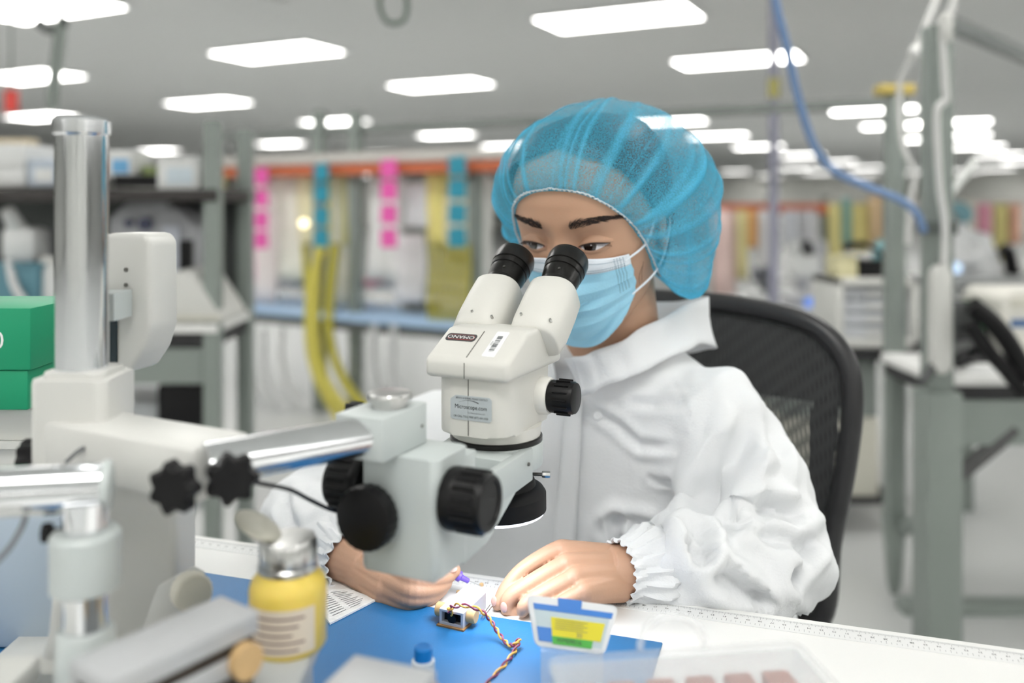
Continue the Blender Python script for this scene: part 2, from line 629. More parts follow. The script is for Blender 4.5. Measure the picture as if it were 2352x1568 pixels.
# binocular tubes
EA = math.radians(38.2)
EE = U * math.cos(EA) + V((0, 0, math.sin(EA)))
EUP = U * -math.sin(EA) + V((0, 0, math.cos(EA)))
for s in (-1, 1):
    v0 = s * 0.0275
    top = ML(0.0645, v0, 1.041)
    Mx = frame(top, W, EUP, EE)
    bm = NB()
    rings = []
    for t, wd, up, dn in ((-0.062, 0.0205, 0.0165, 0.016), (-0.060, 0.0225, 0.0195, 0.018), (-0.045, 0.0232, 0.0215, 0.022), (-0.02, 0.0232, 0.0218, 0.0225), (-0.002, 0.0225, 0.0212, 0.0222), (0.0, 0.0213, 0.020, 0.021)):
        r = []
        for i in range(40):
            a = 2 * PI * i / 40
            ca, sa = math.cos(a), math.sin(a)
            e = 2.0 / (2.6 if sa > 0 else 4.0)
            r.append(Mx @ V((wd * math.copysign(abs(ca) ** e, ca), (up if sa > 0 else dn) * math.copysign(abs(sa) ** e, sa), t)))
        rings.append(r)
    loft(bm, rings)
    hs = obj('eyepiece_housing', bm, scope_white, sm, smooth=50)
    for (sx, tt) in ((-0.004 * s - 0.006, -0.05), (0.017, -0.052)):
        bm = NB(); cyl(bm, Mx @ V((sx, 0.0195 if abs(sx) < 0.012 else 0.016, tt)), Mx @ V((sx, 0.0222 if abs(sx) < 0.012 else 0.0192, tt)), 0.0011, seg=12)
        obj('set_screw', bm, silver, hs)
    pf = [(0.0163, -0.006), (0.0163, 0.004), (0.0168, 0.0045), (0.0168, 0.0075), (0.0163, 0.008), (0.0178, 0.0175), (0.0178, 0.021), (0.0172, 0.0213), (0.0172, 0.0224), (0.0183, 0.0228),
          (0.0190, 0.0275), (0.0182, 0.0279), (0.0182, 0.0292), (0.0194, 0.0297), (0.0196, 0.0415), (0.0190, 0.0436), (0.0186, 0.0437), (0.0186, 0.0452), (0.0178, 0.0462), (0.0158, 0.0462), (0.0138, 0.040), (0.0005, 0.0395)]
    bm = NB(); lathe(bm, pf, Mx, 48); ey = obj('eyepiece', bm, black_metal, sm, smooth=28)
    bm = NB(); cyl(bm, Mx @ V((0.004, 0.0160, 0.0135)), Mx @ V((0.004, 0.0176, 0.0135)), 0.0013, seg=12); obj('set_screw', bm, dark_steel, ey)
    lens_m = mat('dark coated glass', (20, 24, 34), 0.05, var=0, coat=0.6)
    bm = NB(); lathe(bm, [(0.0135, 0.0402), (0.009, 0.0412), (0.0005, 0.0416)], Mx, 24); obj('lens', bm, lens_m, ey)
# zoom knob on the side
Mk = frame(ML(0.02, 0.031, 0.9575), U, (0, 0, 1), W)
bm = NB(); lathe(bm, [(0.0165, 0), (0.0158, 0.009), (0.0145, 0.0112)], Mk, 40); obj('knob_boss', bm, scope_white, sm)
bm = NB(); lathe(bm, [(0.0128, 0.011), (0.0138, 0.012), (0.0138, 0.0305), (0.0128, 0.0335), (0.0118, 0.034)], Mk, 60)
for k in range(14):
    a = 2 * PI * k / 14
    box(bm, Mk @ V((0.0138 * math.cos(a), 0.0138 * math.sin(a), 0.0235)), (0.003, 0.0011, 0.013), Mk @ rz(a), 0.0004, 1)
zk = obj('zoom_knob', bm, black_pl, sm)
bm = NB(); cyl(bm, Mk @ V((-0.006, 0.0126, 0.0165)), Mk @ V((-0.006, 0.0134, 0.0165)), 0.0013, seg=10); obj('set_screw', bm, inkd, zk)
# lens barrel and ring lamp
Mz = MF(0, 0, 0)
bm = NB(); lathe(bm, [(0.0272, 0.878), (0.0272, 0.9215), (0.02, 0.9215)], Mz, 48); obj('objective_barrel', bm, black_metal, sm)
rl = thing('ring_lamp', 'black ring lamp glowing white under the microscope', 'lamp', ML(0, 0, 0.861))
bm = NB(); lathe(bm, [(0.0285, 0.896), (0.0305, 0.8955), (0.031, 0.889), (0.0325, 0.8875), (0.0335, 0.883), (0.0365, 0.8822), (0.040, 0.880), (0.0423, 0.8765), (0.0425, 0.8625), (0.038, 0.8625), (0.0278, 0.8625), (0.0278, 0.896)], Mz, 64)
obj('lamp_body', bm, black_mat, rl, smooth=28)
glow = mat('glowing ring diffuser', (235, 240, 255), 0.4, var=0, emit=4.5)
bm = NB(); lathe(bm, [(0.0412, 0.8630), (0.0408, 0.8602), (0.036, 0.8592), (0.031, 0.8602), (0.030, 0.8630)], Mz, 40, cap=False); obj('glowing_ring', bm, glow, rl)
bm = NB(); d_ = (W * 0.95 + U * 0.3).normalized()
p_ = ML(0, 0, 0.8925) + d_ * 0.029
cyl(bm, p_, p_ + d_ * 0.012, 0.0014, seg=12)
obj('screw_shaft', bm, dark_steel, rl)
bm = NB(); lathe(bm, [(0.0026, 0), (0.0028, 0.001), (0.0028, 0.006), (0.0024, 0.007)], axisframe(p_ + d_ * 0.010, d_), 24, 8, 0.05); obj('thumb_screw', bm, silver, rl)
lmp = bpy.data.lights.new('ring_lamp_light', 'AREA'); lmp.shape = 'DISK'; lmp.size = 0.07; lmp.energy = 0.14; lmp.spread = math.radians(150); lmp.color = (0.93, 0.95, 1.0)
lo = bpy.data.objects.new('ring_lamp_light', lmp); C.objects.link(lo); lo.location = (0, 0, -0.003); lo.parent = rl

# ------------------------------------------------------------------ focus holder and boom stand
bs = thing('boom_stand', 'pale grey microscope boom stand with chrome tube, tall chrome pillar and black focus knobs', 'microscope stand', S(187, 1750, 0.6))
# ring that carries the head
bm = NB(); lathe(bm, [(0.0305, 0.9015), (0.0392, 0.9015), (0.0397, 0.9025), (0.0397, 0.9205), (0.0392, 0.9213), (0.0305, 0.9213)], Mz, 64)
rings = bm.verts
obj('holder_ring', bm, scope_grey, bs)
bm = NB()
for s in (-1, 1):
    a = ML(-0.012, s * 0.0352, 0); b = ML(-0.135, 0.010 + s * 0.0265, 0)
    d = (b - a); mid = (a + b) / 2
    an = math.atan2(d.y, d.x)
    box(bm, mid + V((0, 0, 0.908)), (d.length, 0.008, 0.0265), rz(an), 0.001)
    # gusset under the rail
    n = V((-d.y, d.x, 0)).normalized()
    Mg = frame(a - n * 0.004, d.normalized(), (0, 0, 1), n)
    prism(bm, [(0.035, 0.895), (d.length, 0.895), (d.length, 0.872), (0.085, 0.874)], Mg, 0.008)
box(bm, (ML(-0.085, 0.006, 0.9)), (0.058, 0.1, 0.006), MF(0, 0, 0))
box(bm, (ML(-0.045, 0.003, 0.909)), (0.058, 0.02, 0.024), MF(0, 0, 0), 0.001)
obj('holder_arm', bm, scope_grey, bs)
for (u, v, z) in ((-0.022, 0.040, 0.9105), (-0.088, 0.0385, 0.906)):
    bm = NB(); cyl(bm, ML(u, v - 0.002, z), ML(u, v + 0.0006, z), 0.0015, seg=12); obj('set_screw', bm, dark_steel, bs)
bm = NB()
prism(bm, rrect(0.061, 0.046, 0.007), MF(-0.149, 0.0105, 0.874), 0.0785, 0.001)
box(bm, ML(-0.152, 0.0105, 0.8735), (0.055, 0.036, 0.004), MF(0, 0, 0), 0.0015)
obj('focus_column', bm, scope_grey, bs)
bm = NB(); box(bm, ML(-0.119, 0.0115, 0.912), (0.053, 0.016, 0.066), MF(0, 0, 0), 0.001); obj('slide_plate', bm, scope_grey, bs)
bm = NB(); box(bm, ML(-0.163, -0.0073, 0.9672), (0.038, 0.056, 0.0287), MF(0, 0, 0), 0.0012); bk = obj('boom_block', bm, scope_grey, bs)
bm = NB(); cyl(bm, ML(-0.142, 0.0112, 0.966), ML(-0.142, 0.0122, 0.966), 0.0011, seg=10); obj('set_screw', bm, dark_steel, bk)
bm = NB(); lathe(bm, [(0.0118, 0), (0.0118, 0.0042), (0.0148, 0.0048), (0.0152, 0.006), (0.0152, 0.0088), (0.0145, 0.0098), (0.012, 0.0102)], frame(ML(-0.158, -0.0045, 0.9815), W, U, (0, 0, 1)), 60, 12, 0.012)
obj('silver_knob', bm, silver, bs)


def focus_knob(u, v, z, s):
    Mk = frame(ML(u, v, z), U, (0, 0, 1), W * s)
    bm = NB()
    lathe(bm, [(0.012, 0), (0.0205, 0.001), (0.0210, 0.003), (0.0208, 0.009), (0.0200, 0.0105), (0.0195, 0.027), (0.0180, 0.030), (0.0150, 0.0302), (0.0145, 0.0290)], Mk, 64)
    for k in range(18):
        a = 2 * PI * k / 18
        box(bm, Mk @ V((0.0200 * math.cos(a), 0.0200 * math.sin(a), 0.018)), (0.0022, 0.0036, 0.017), Mk @ rz(a), 0.0007, 1)
    return obj('focus_knob', bm, black_pl, bs, smooth=30)


focus_knob(-0.155, 0.0415, 0.9245, 1)
focus_knob(-0.155, -0.0205, 0.9245, -1)
Md = frame(ML(-0.172, -0.006, 0.913), W, (0, 0, 1), -U)
bm = NB(); lathe(bm, [(0.012, 0), (0.012, 0.004), (0.0205, 0.005), (0.0213, 0.007), (0.0213, 0.0145), (0.0205, 0.0165), (0.0195, 0.017)], Md, 96, 24, 0.012)
obj('tension_knob', bm, black_pl, bs, smooth=30)
# chrome boom tube
t0 = ML(-0.186, -0.0075, 0.967)
t1 = S(470, 1066, 0.515)
bm = NB(); cyl(bm, t0 + (t0 - t1).normalized() * 0.004, t1, 0.0127, seg=64); obj('boom_tube', bm, chrome, bs)
bm = NB(); cyl(bm, ML(-0.15, -0.027, 0.972), ML(-0.15, -0.034, 0.972), 0.004, seg=12); lathe(bm, [(0.006, 0), (0.0075, 0.002), (0.007, 0.011), (0.004, 0.012)], frame(ML(-0.15, -0.033, 0.972), U, (0, 0, 1), -W), 36, 6, 0.12)
obj('clamp_knob', bm, black_pl, bs)


def star_knob(p, d, r, h, parent, nm='star_knob'):
    bm = NB()
    lathe(bm, [(r * 0.45, -h * 0.6), (r * 0.45, 0)], axisframe(p, d), 20)
    lathe(bm, [(r * 0.8, 0), (r, h * 0.15), (r, h * 0.8), (r * 0.85, h), (r * 0.3, h * 1.02)], axisframe(p, d), 70, 7, 0.13)
    return obj(nm, bm, black_pl, parent)


# white cross clamp, pillar sleeve and tall pillar
PZ = 0.60
pc = S(188, 470, PZ)
b_l = S(150, 1040, PZ); b_r = S(512, 1040, 0.53)
d = V((b_r.x - b_l.x, b_r.y - b_l.y, 0)); an = math.atan2(d.y, d.x)
bm = NB(); box(bm, (b_l + b_r) / 2 + V((0, 0, 0.001)), (d.length, 0.046, 0.033), rz(an), 0.003)
obj('cross_clamp', bm, white_pl, bs)
bm = NB(); zt = S(0, 845, PZ).z; zb = S(0, 1092, PZ).z
prism(bm, rrect(0.0515, 0.0515, 0.008), Matrix.Translation((pc.x + 0.002, pc.y, zb)), zt - zb - 0.004, 0.0025)
prism(bm, rrect(0.042, 0.042, 0.009), Matrix.Translation((pc.x + 0.002, pc.y, zt - 0.006)), 0.006, 0.002)
obj('pillar_sleeve', bm, white_pl, bs)
bm = NB(); zt2 = S(0, 268, PZ).z
lathe(bm, [(0.0171, zt - 0.02), (0.0171, zt2 - 0.012)], Matrix.Translation((pc.x, pc.y, 0)), 64); obj('pillar', bm, chrome, bs)
bm = NB(); lathe(bm, [(0.0171, zt2 - 0.0135), (0.0186, zt2 - 0.012), (0.0186, zt2 - 0.003), (0.0162, zt2 - 0.0005), (0.008, zt2)], Matrix.Translation((pc.x, pc.y, 0)), 64); obj('pillar_cap', bm, chrome, bs)
lp = S(350, 470, 0.645)
bm = NB(); prism(bm, rrect(0.052, 0.04, 0.006), Matrix.Translation((lp.x, lp.y, TT + 0.012)), 0.155, 0.002)
obj('lower_column', bm, white_pl, bs)
bm = NB(); prism(bm, rrect(0.2, 0.2, 0.02), Matrix.Translation((lp.x - 0.03, lp.y + 0.0, TT)), 0.013, 0.003); obj('base_plate', bm, white_pl, bs)
star_knob(S(415, 1112, 0.50), V((-0.25, -1, 0)), 0.0138, 0.011, bs)
star_knob(S(530, 1092, 0.512), V((0.45, -1, 0)), 0.0138, 0.011, bs)
star_knob(S(98, 1050, 0.59), V((-1, -0.2, 0)), 0.0115, 0.014, bs)
cable_m = mat('black cable', (26, 26, 34), 0.5, var=0)
bm = NB(); tube(bm, spline([S(545, 1098, 0.53), S(600, 1110, 0.545), S(665, 1124, 0.56), S(715, 1149, 0.575), S(760, 1170, 0.588), S(790, 1172, 0.6), S(850, 1150, 0.66), ML(-0.03, -0.03, 0.89)], 8), 0.0014, 8); tag(obj('lamp_cable', bm, cable_m), 'thin black cable running from the ring lamp to the boom clamp', 'cable')
grey_cable = mat('grey cable', (110, 112, 114), 0.5, var=0)
bm = NB(); tube(bm, spline([S(150, 1062, 0.55), S(190, 1030, 0.555), S(240, 1016, 0.565), S(330, 1010, 0.57)], 8), 0.0014, 8); tag(obj('clamp_cable', bm, grey_cable), 'short dark grey cable lying over the white cross clamp', 'cable')

# ------------------------------------------------------------------ second boom in front at far left
s2 = thing('crossbar_stand', 'chrome crossbar on a chrome post with pale grey collars at left front', 'microscope stand', S(197, 1910, 0.50))
q = S(197, 470, 0.50)
bm = NB(); a = S(-320, 1150, 0.475); b = S(248, 1117, 0.511); cyl(bm, a, b, 0.0141, seg=64); obj('crossbar', bm, chrome, s2)
bm = NB(); dd = (b - a).normalized(); lathe(bm, [(0.0141, 0), (0.0152, 0.0005), (0.0152, 0.004), (0.0132, 0.005)], axisframe(b - dd * 0.003, dd), 48); obj('crossbar_cap', bm, scope_grey, s2)
MQ = Matrix.Translation((q.x, q.y, 0))
zf = lambda y: S(0, y, 0.50).z
bm = NB(); lathe(bm, [(0.0119, TT + 0.01), (0.0119, zf(1150))], MQ, 48); obj('post', bm, chrome, s2)
bm = NB(); lathe(bm, [(0.0166, zf(1352)), (0.019, zf(1346)), (0.0192, zf(1226)), (0.0171, zf(1216))], MQ, 48); col_ = obj('collar', bm, scope_grey, s2)
bm = NB(); lathe(bm, [(0.02, TT + 0.01), (0.0164, zf(1570)), (0.0156, zf(1448)), (0.0143, zf(1440))], MQ, 48); obj('lower_sleeve', bm, scope_grey, s2)
bm = NB(); lathe(bm, [(0.04, TT), (0.04, TT + 0.01), (0.02, TT + 0.013)], MQ, 48); obj('foot_plate', bm, scope_grey, s2)
star_knob(S(122, 1222, 0.50), V((-1, -0.3, 0)), 0.005, 0.006, s2, 'lock_knob')
bm = NB(); tube(bm, spline([S(60, 1185, 0.485), S(48, 1215, 0.485), S(20, 1260, 0.475), S(-20, 1300, 0.465), S(-80, 1350, 0.465)], 8), 0.0016, 8); tag(obj('hanging_cable', bm, grey_cable), 'grey cable hanging off the chrome crossbar at left edge', 'cable')
# ------------------------------------------------------------------ things stacked at the left edge
sb_m = mat('pale blue plastic', (176, 190, 203), 0.45, var=0.02)
p0 = S(138, 1498, 0.70)
bm = NB(); box(bm, (p0.x - 0.11, p0.y + 0.09, TT + 0.002 + 0.054), (0.22, 0.18, 0.108), None, 0.006); sbx = obj('storage_box', bm, sb_m)
tag(sbx, 'pale blue grey plastic box standing under the white trays', 'box')
for k in range(3):
    z0 = TT + 0.1105 + k * 0.0275
    bm = NB()
    M = Matrix.Translation((p0.x - 0.125 - 0.004 * (k % 2), p0.y + 0.1, z0))
    prism(bm, rrect(0.205, 0.16, 0.014), M, 0.022, 0.002)
    prism(bm, rrect(0.215, 0.17, 0.016), M @ Matrix.Translation((0, 0, 0.0215)), 0.0055, 0.0015)
    tag(obj('white_tray', bm, white_pl), ('lowest white plastic tray in the stack under the green box', 'middle white plastic tray in the stack under the green box', 'topmost white plastic tray, carrying the green box')[k], 'tray', 'stacked white trays')
green_m = mat('green carton', (0, 148, 104), 0.5, var=0.03)
gx = S(66, 960, 0.70)
gb = thing('green_box', 'bright green carton on the white trays at the left edge', 'box', (gx.x - 0.06, gx.y + 0.05, TT + 0.194))
bm = NB(); box(bm, (gx.x - 0.0615, gx.y + 0.05, TT + 0.194 + 0.016), (0.117, 0.092, 0.032), None, 0.001); obj('carton_base', bm, green_m, gb)
bm = NB(); box(bm, (gx.x - 0.06, gx.y + 0.05, TT + 0.194 + 0.0575), (0.120, 0.095, 0.050), None, 0.001); obj('carton_lid', bm, green_m, gb)
bm = NB(); text(bm, '0', frame((gx.x - 0.026, gx.y + 0.05 - 0.0478, TT + 0.25), (1, 0, 0), (0, 0, 1), (0, -1, 0)), 0.02); obj('carton_print', bm, prnt, gb, smooth=0, fix=False)

# white rounded instrument behind the pillar
dv = thing('instrument_head', 'white rounded instrument with a dark screen slot behind the chrome pillar', 'instrument', S(300, 860, 0.665))
Mi = frame(S(240, 858, 0.665), (0.97, -0.24, 0), (0, 0, 1), (-0.24, -0.97, 0))
k = 0.665 / 2000
pf = [(0, 10 * k), (0, 318 * k), (10 * k, 323 * k), (104 * k, 323 * k), (120 * k, 305 * k), (122 * k, 110 * k), (104 * k, 55 * k), (70 * k, 8 * k), (40 * k, 0)]
bm = NB(); prism(bm, pf, Mi, -0.035, 0.004, 3); ib = obj('instrument_body', bm, white_pl, dv)
bm = NB(); box(bm, Mi @ V((20 * k, 110 * k, 0.0002)), (30 * k, 165 * k, 0.002), Mi); obj('screen', bm, mat('dark teal screen', (22, 44, 52), 0.15, var=0), dv)
for y in (240, 205, 190):
    bm = NB(); cyl(bm, Mi @ V((58 * k, y * k, 0)), Mi @ V((58 * k, y * k, 0.001)), 0.0016, seg=12); obj('button', bm, dark_steel, dv)
bm = NB(); box(bm, S(236, 700, 0.64), (0.03, 0.03, 0.02)); obj('mounting_arm', bm, scope_grey, dv)

# ------------------------------------------------------------------ foreground platform and what stands on it
PT = 0.8455
plat_m = mat('grey plastic platform', (186, 190, 191), 0.5, var=0.04)
pr = S(752, 1470, 0.575)
bm = NB()
box(bm, (pr.x - 0.054, 0.46, PT - 0.006), (0.108, 0.225, 0.012), None, 0.004)
for x in (-0.098, -0.010):
    box(bm, (pr.x + x, 0.46, (TT + PT) / 2 - 0.005), (0.010, 0.19, PT - TT - 0.014))
tag(obj('riser_platform', bm, plat_m), 'pale grey riser platform carrying the yellow bottle in the foreground', 'platform')
cb0 = S(100, 1500, 0.52)
bm = NB(); box(bm, (cb0.x - 0.10, 0.42, cb0.z - 0.008), (0.2, 0.2, 0.016), None, 0.004); box(bm, (cb0.x - 0.10, 0.42, (cb0.z - 0.016 + TT) / 2), (0.17, 0.17, cb0.z - 0.016 - TT), None, 0.004)
tag(obj('white_case', bm, white_pl), 'white flat case in the bottom left corner of the picture', 'case')

yel = mat('yellow translucent plastic', (232, 205, 96), 0.35, var=0.03, sss=0.1)
bp = S(662, 1497, 0.545); bp.z = PT
bt = thing('dispenser_bottle', 'yellow plastic dispenser bottle with a metal pump cap and cream label', 'bottle', bp)
MBt = Matrix.Translation(bp)
bm = NB(); lathe(bm, [(0.0225, 0), (0.0236, 0.002), (0.0238, 0.036), (0.0225, 0.041), (0.0185, 0.0455), (0.0175, 0.0475), (0.01, 0.0476)], MBt, 48); obj('bottle_body', bm, yel, bt)
bm = NB()
rg = []
for z in (0.004, 0.031):
    rg.append([MBt @ V((0.0242 * math.cos(a), 0.0242 * math.sin(a), z)) for a in [math.radians(-155 + 120 * i / 16) for i in range(17)]])
loft(bm, rg, cap=False, closed=False); lbl = obj('paper_label', bm, mat('cream bottle label', (226, 214, 196), 0.6), bt)
bm = NB()
for i, z in enumerate((0.026, 0.021, 0.016, 0.0115, 0.007)):
    rg = []
    for zz in (z - 0.0006, z + 0.0006):
        rg.append([MBt @ V((0.0244 * math.cos(a), 0.0244 * math.sin(a), zz)) for a in [math.radians(-140 + (88 - 9 * (i % 3)) * q / 10) for q in range(11)]])
    loft(bm, rg, cap=False, closed=False)
obj('label_print', bm, mat('brown print', (120, 86, 86), 0.6, var=0), lbl, smooth=0)
bm = NB(); lathe(bm, [(0.0176, 0.047), (0.0185, 0.0478), (0.0185, 0.0505), (0.0175, 0.0515), (0.0178, 0.0535), (0.0178, 0.0640), (0.0165, 0.0668), (0.0145, 0.067)], MBt, 48); obj('pump_cap', bm, silver, bt)
bm = NB()
hp = MBt @ V((-0.011, -0.002, 0.0665))
fr = frame(hp + V((-0.008, 0, 0.0065)), V((0.85, 0, -0.5)).normalized(), (0, 1, 0), V((0.5, 0, 0.85)).normalized())
lathe(bm, [(0.0145, 0), (0.0155, 0.0006), (0.0158, 0.0022), (0.0135, 0.0034), (0.004, 0.0022), (0.0005, 0.002)], fr, 40); obj('flip_lid', bm, mat('cloudy lid plastic', (196, 194, 180), 0.4), bt)


def fixture(name, label, c, L, Wd, H, a, z0):
    """metal channel block with tan dowels in its sides"""
    t = thing(name, label, 'fixture', (c[0], c[1], z0), a)
    bm = NB()
    box(bm, (0, 0, H - H * 0.09), (L, Wd, H * 0.18), None, H * 0.03)
    box(bm, (0, Wd * 0.42, H * 0.42), (L, Wd * 0.16, H * 0.84), None, H * 0.03)
    box(bm, (0, -Wd * 0.46, H * 0.80), (L, Wd * 0.08, H * 0.08), None, H * 0.02)
    box(bm, (0, -Wd * 0.46, H * 0.52), (L * 0.74, Wd * 0.06, H * 0.22), None, H * 0.02)
    obj('channel', bm, mat('pale grey cast metal', (184, 186, 188), 0.45, metal=0.15, var=0.03), t, local=True)
    bm = NB(); box(bm, (0, 0, H * 0.42), (L * 0.97, Wd * 0.80, H * 0.74)); obj('dark_insert', bm, mat('dark brown resin', (66, 58, 50), 0.5, var=0.2, vscale=90), t, local=True)
    for x in (-0.38, 0.38):
        for y in (-1, 1):
            bm = NB(); cyl(bm, (x * L, y * Wd * 0.48, H * 0.55), (x * L, y * Wd * 0.66, H * 0.55), H * 0.19, seg=20); obj('dowel', bm, tan_wood, t, local=True)
    bm = NB(); box(bm, (0, 0, H * 0.04), (L * 1.03, Wd * 0.86, H * 0.08)); obj('resin_base', bm, mat('amber board', (150, 112, 66), 0.5, var=0.1), t, local=True)
    return t


fc = S(415, 1462, 0.455)
fixture('channel_fixture', 'large pale metal channel fixture blurred in the bottom left foreground', (fc.x - 0.006, fc.y), 0.088, 0.034, 0.050, 0.95, PT + 0.0005)
fc = S(880, 1540, 0.46)
f2 = fixture('channel_fixture', 'pale metal channel fixture with tan dowel blurred at bottom centre', (fc.x - 0.002, fc.y + 0.005), 0.05, 0.032, 0.030, -0.35, 0.838)
bm = NB(); box(bm, (fc.x - 0.002, fc.y + 0.005, (TT + 0.838) / 2), (0.05, 0.05, 0.838 - TT)); tag(obj('support_block', bm, plat_m), 'grey block under the bottom centre channel fixture', 'block')
vp = S(972, 1530, 0.60)
vt = thing('vial', 'tiny clear vial with a blue cap on the blue mat', 'vial', (vp.x, vp.y, TT + 0.002))
bm = NB(); lathe(bm, [(0.0075, 0), (0.008, 0.001), (0.008, vp.z - TT + 0.002), (0.006, vp.z - TT + 0.003)], Matrix.Translation((vp.x, vp.y, TT + 0.002)), 24); obj('vial_body', bm, mat('frosted vial', (215, 222, 226), 0.3, alpha=0.8), vt)
bm = NB(); lathe(bm, [(0.0062, vp.z - TT + 0.003), (0.0064, vp.z - TT + 0.011), (0.005, vp.z - TT + 0.012)], Matrix.Translation((vp.x, vp.y, TT + 0.002)), 24); obj('vial_cap', bm, mat('blue cap', (16, 120, 200), 0.4), vt)
bm = NB(); box(bm, S(330, 1418, 0.50), (0.1, 0.004, 0.004)); 
bm.free()

# white container with a round lid, tissue pad, small stand
cp = S(455, 1362, 0.60)
ct = thing('white_container', 'small white plastic container with a round lid facing the camera, behind the foreground fixture', 'container', (cp.x, cp.y, PT))
bm = NB(); lathe(bm, [(0.0125, 0), (0.0130, 0.002), (0.0130, 0.012), (0.0115, 0.0135), (0.004, 0.0138)], axisframe(cp - V((0.009, -0.006, 0)), V((0.62, -0.78, 0.1))), 40, 20, 0.012); obj('round_lid', bm, mat('ivory plastic', (230, 226, 212), 0.45), ct)
bm = NB()
lo_ = [cp + V((-0.012, 0.006, 0))]
prism(bm, [(-0.030, -0.030), (0.012, -0.030), (0.008, 0.008), (-0.002, 0.011), (-0.016, 0.002)], frame(cp + V((-0.016, 0.0, -0.0)), (0.93, -0.36, 0), (0, 0, 1), (-0.36, -0.93, 0)), -0.022, 0.002); obj('container_body', bm, white_pl, ct)
bm = NB(); box(bm, cp + V((-0.015, 0.0, -0.055)), (0.05, 0.03, 0.05)); obj('container_foot', bm, white_pl, ct)
bm = NB()
tp = S(560, 1400, 0.66)
for i in range(3):
    prism(bm, rrect(0.07, 0.05, 0.008), Matrix.Translation((tp.x - 0.005 + 0.002 * i, tp.y + 0.004, TT + 0.0022 + 0.012 * i)) @ rz(0.15 * i), 0.012, 0.003)
tag(obj('tissue_pad', bm, mat('white tissue', (240, 240, 238), 0.9, bump=0.2, bscale=300)), 'folded white tissue pad behind the yellow bottle', 'tissue')
gp = S(128, 1520, 0.56)
bm = NB(); lathe(bm, [(0.02, 0.812), (0.02, 0.824), (0.012, 0.828), (0.0085, 0.842), (0.0065, 0.864), (0.003, 0.868)], Matrix.Translation((gp.x, gp.y + 0.01, 0)), 32)
lathe(bm, [(0.026, TT), (0.024, 0.805), (0.02, 0.812)], Matrix.Translation((gp.x, gp.y + 0.01, 0)), 32)
tag(obj('white_funnel', bm, white_pl), 'white plastic funnel beside the chrome crossbar post', 'funnel')

# ------------------------------------------------------------------ labelled lid card leaning in front of the right hand
c_tl, c_tr, c_bl, c_br = S(1203, 1368, 0.638), S(1418, 1393, 0.638), S(1236, 1478, 0.618), S(1392, 1502, 0.618)
xd = ((c_tr - c_tl) + (c_br - c_bl)).normalized(); yd = (c_tl + c_tr - c_bl - c_br); yd = (yd - xd * yd.dot(xd)).normalized(); zd = xd.cross(yd)
cc = (c_tl + c_tr + c_bl + c_br) / 4
cw, ch = ((c_tr - c_tl).length + (c_br - c_bl).length) / 2, ((c_tl - c_bl).length + (c_tr - c_br).length) / 2
lc = thing('labelled_lid', 'white plastic lid with blue bands and yellow and green stickers before the right hand', 'lid', (cc.x, cc.y, TT))
def taper(poly):
    return [(x * (1 + 0.16 * y / (ch / 2)), y) for x, y in poly]
MC = frame(cc, xd, yd, zd)
blue_p = mat('bright blue plastic', (8, 112, 200), 0.4, var=0.03)
bm = NB(); prism(bm, taper(rrect(cw, ch, 0.004)), MC @ Matrix.Translation((0, 0, -0.002)), 0.002, 0.0005); obj('lid_plate', bm, mat('milky white plastic', (226, 229, 232), 0.4, alpha=0.93), lc)


def patch(nm, x0, x1, y0, y1, m, h):
    bm = NB(); prism(bm, taper([(x0 * cw, y0 * ch), (x1 * cw, y0 * ch), (x1 * cw, y1 * ch), (x0 * cw, y1 * ch)]), MC @ Matrix.Translation((0, 0, h)), 0.0003); return obj(nm, bm, m, lc, smooth=0)


patch('grey_field', -0.44, 0.44, -0.40, 0.24, mat('pale grey print', (184, 200, 206), 0.5), 0.0000)
patch('blue_band', -0.44, 0.46, 0.22, 0.34, blue_p, 0.0004)
patch('blue_tab', -0.16, 0.10, 0.28, 0.51, blue_p, 0.0006)
patch('blue_corner', -0.44, -0.20, -0.40, -0.12, blue_p, 0.0004)
ys = patch('yellow_sticker', -0.25, 0.40, -0.27, 0.10, mat('yellow sticker', (216, 205, 30), 0.55), 0.0006)
gs = patch('green_sticker', -0.25, 0.30, -0.43, -0.27, mat('green sticker', (70, 170, 62), 0.55), 0.0006)
bm = NB(); P = MC @ Matrix.Translation((0, 0, 0.0012)); rs = []
for i in range(5):
    rs.append((-0.2 * cw, (0.2 - 0.05 * (i % 2)) * cw, (0.05 - i * 0.045) * ch, (0.06 - i * 0.045) * ch))
bars(bm, P, rs); text(bm, '30', P @ Matrix.Translation((0.1 * cw, -0.21 * ch, 0)), 0.0045); obj('sticker_print', bm, ink, ys, smooth=0, fix=False)
bm = NB(); text(bm, 'WM09016', P @ Matrix.Translation((-0.02 * cw, -0.35 * ch, 0)), 0.0042); obj('sticker_print', bm, inkd, gs, smooth=0, fix=False)
bm = NB(); b0 = (c_bl + c_br) / 2
box(bm, (b0.x, b0.y + 0.004, (TT + 0.002 + b0.z) / 2), (cw * 0.75, 0.012, b0.z - TT - 0.004), rz(math.atan2(xd.y, xd.x))); obj('clear_stand', bm, clear_pl, lc)

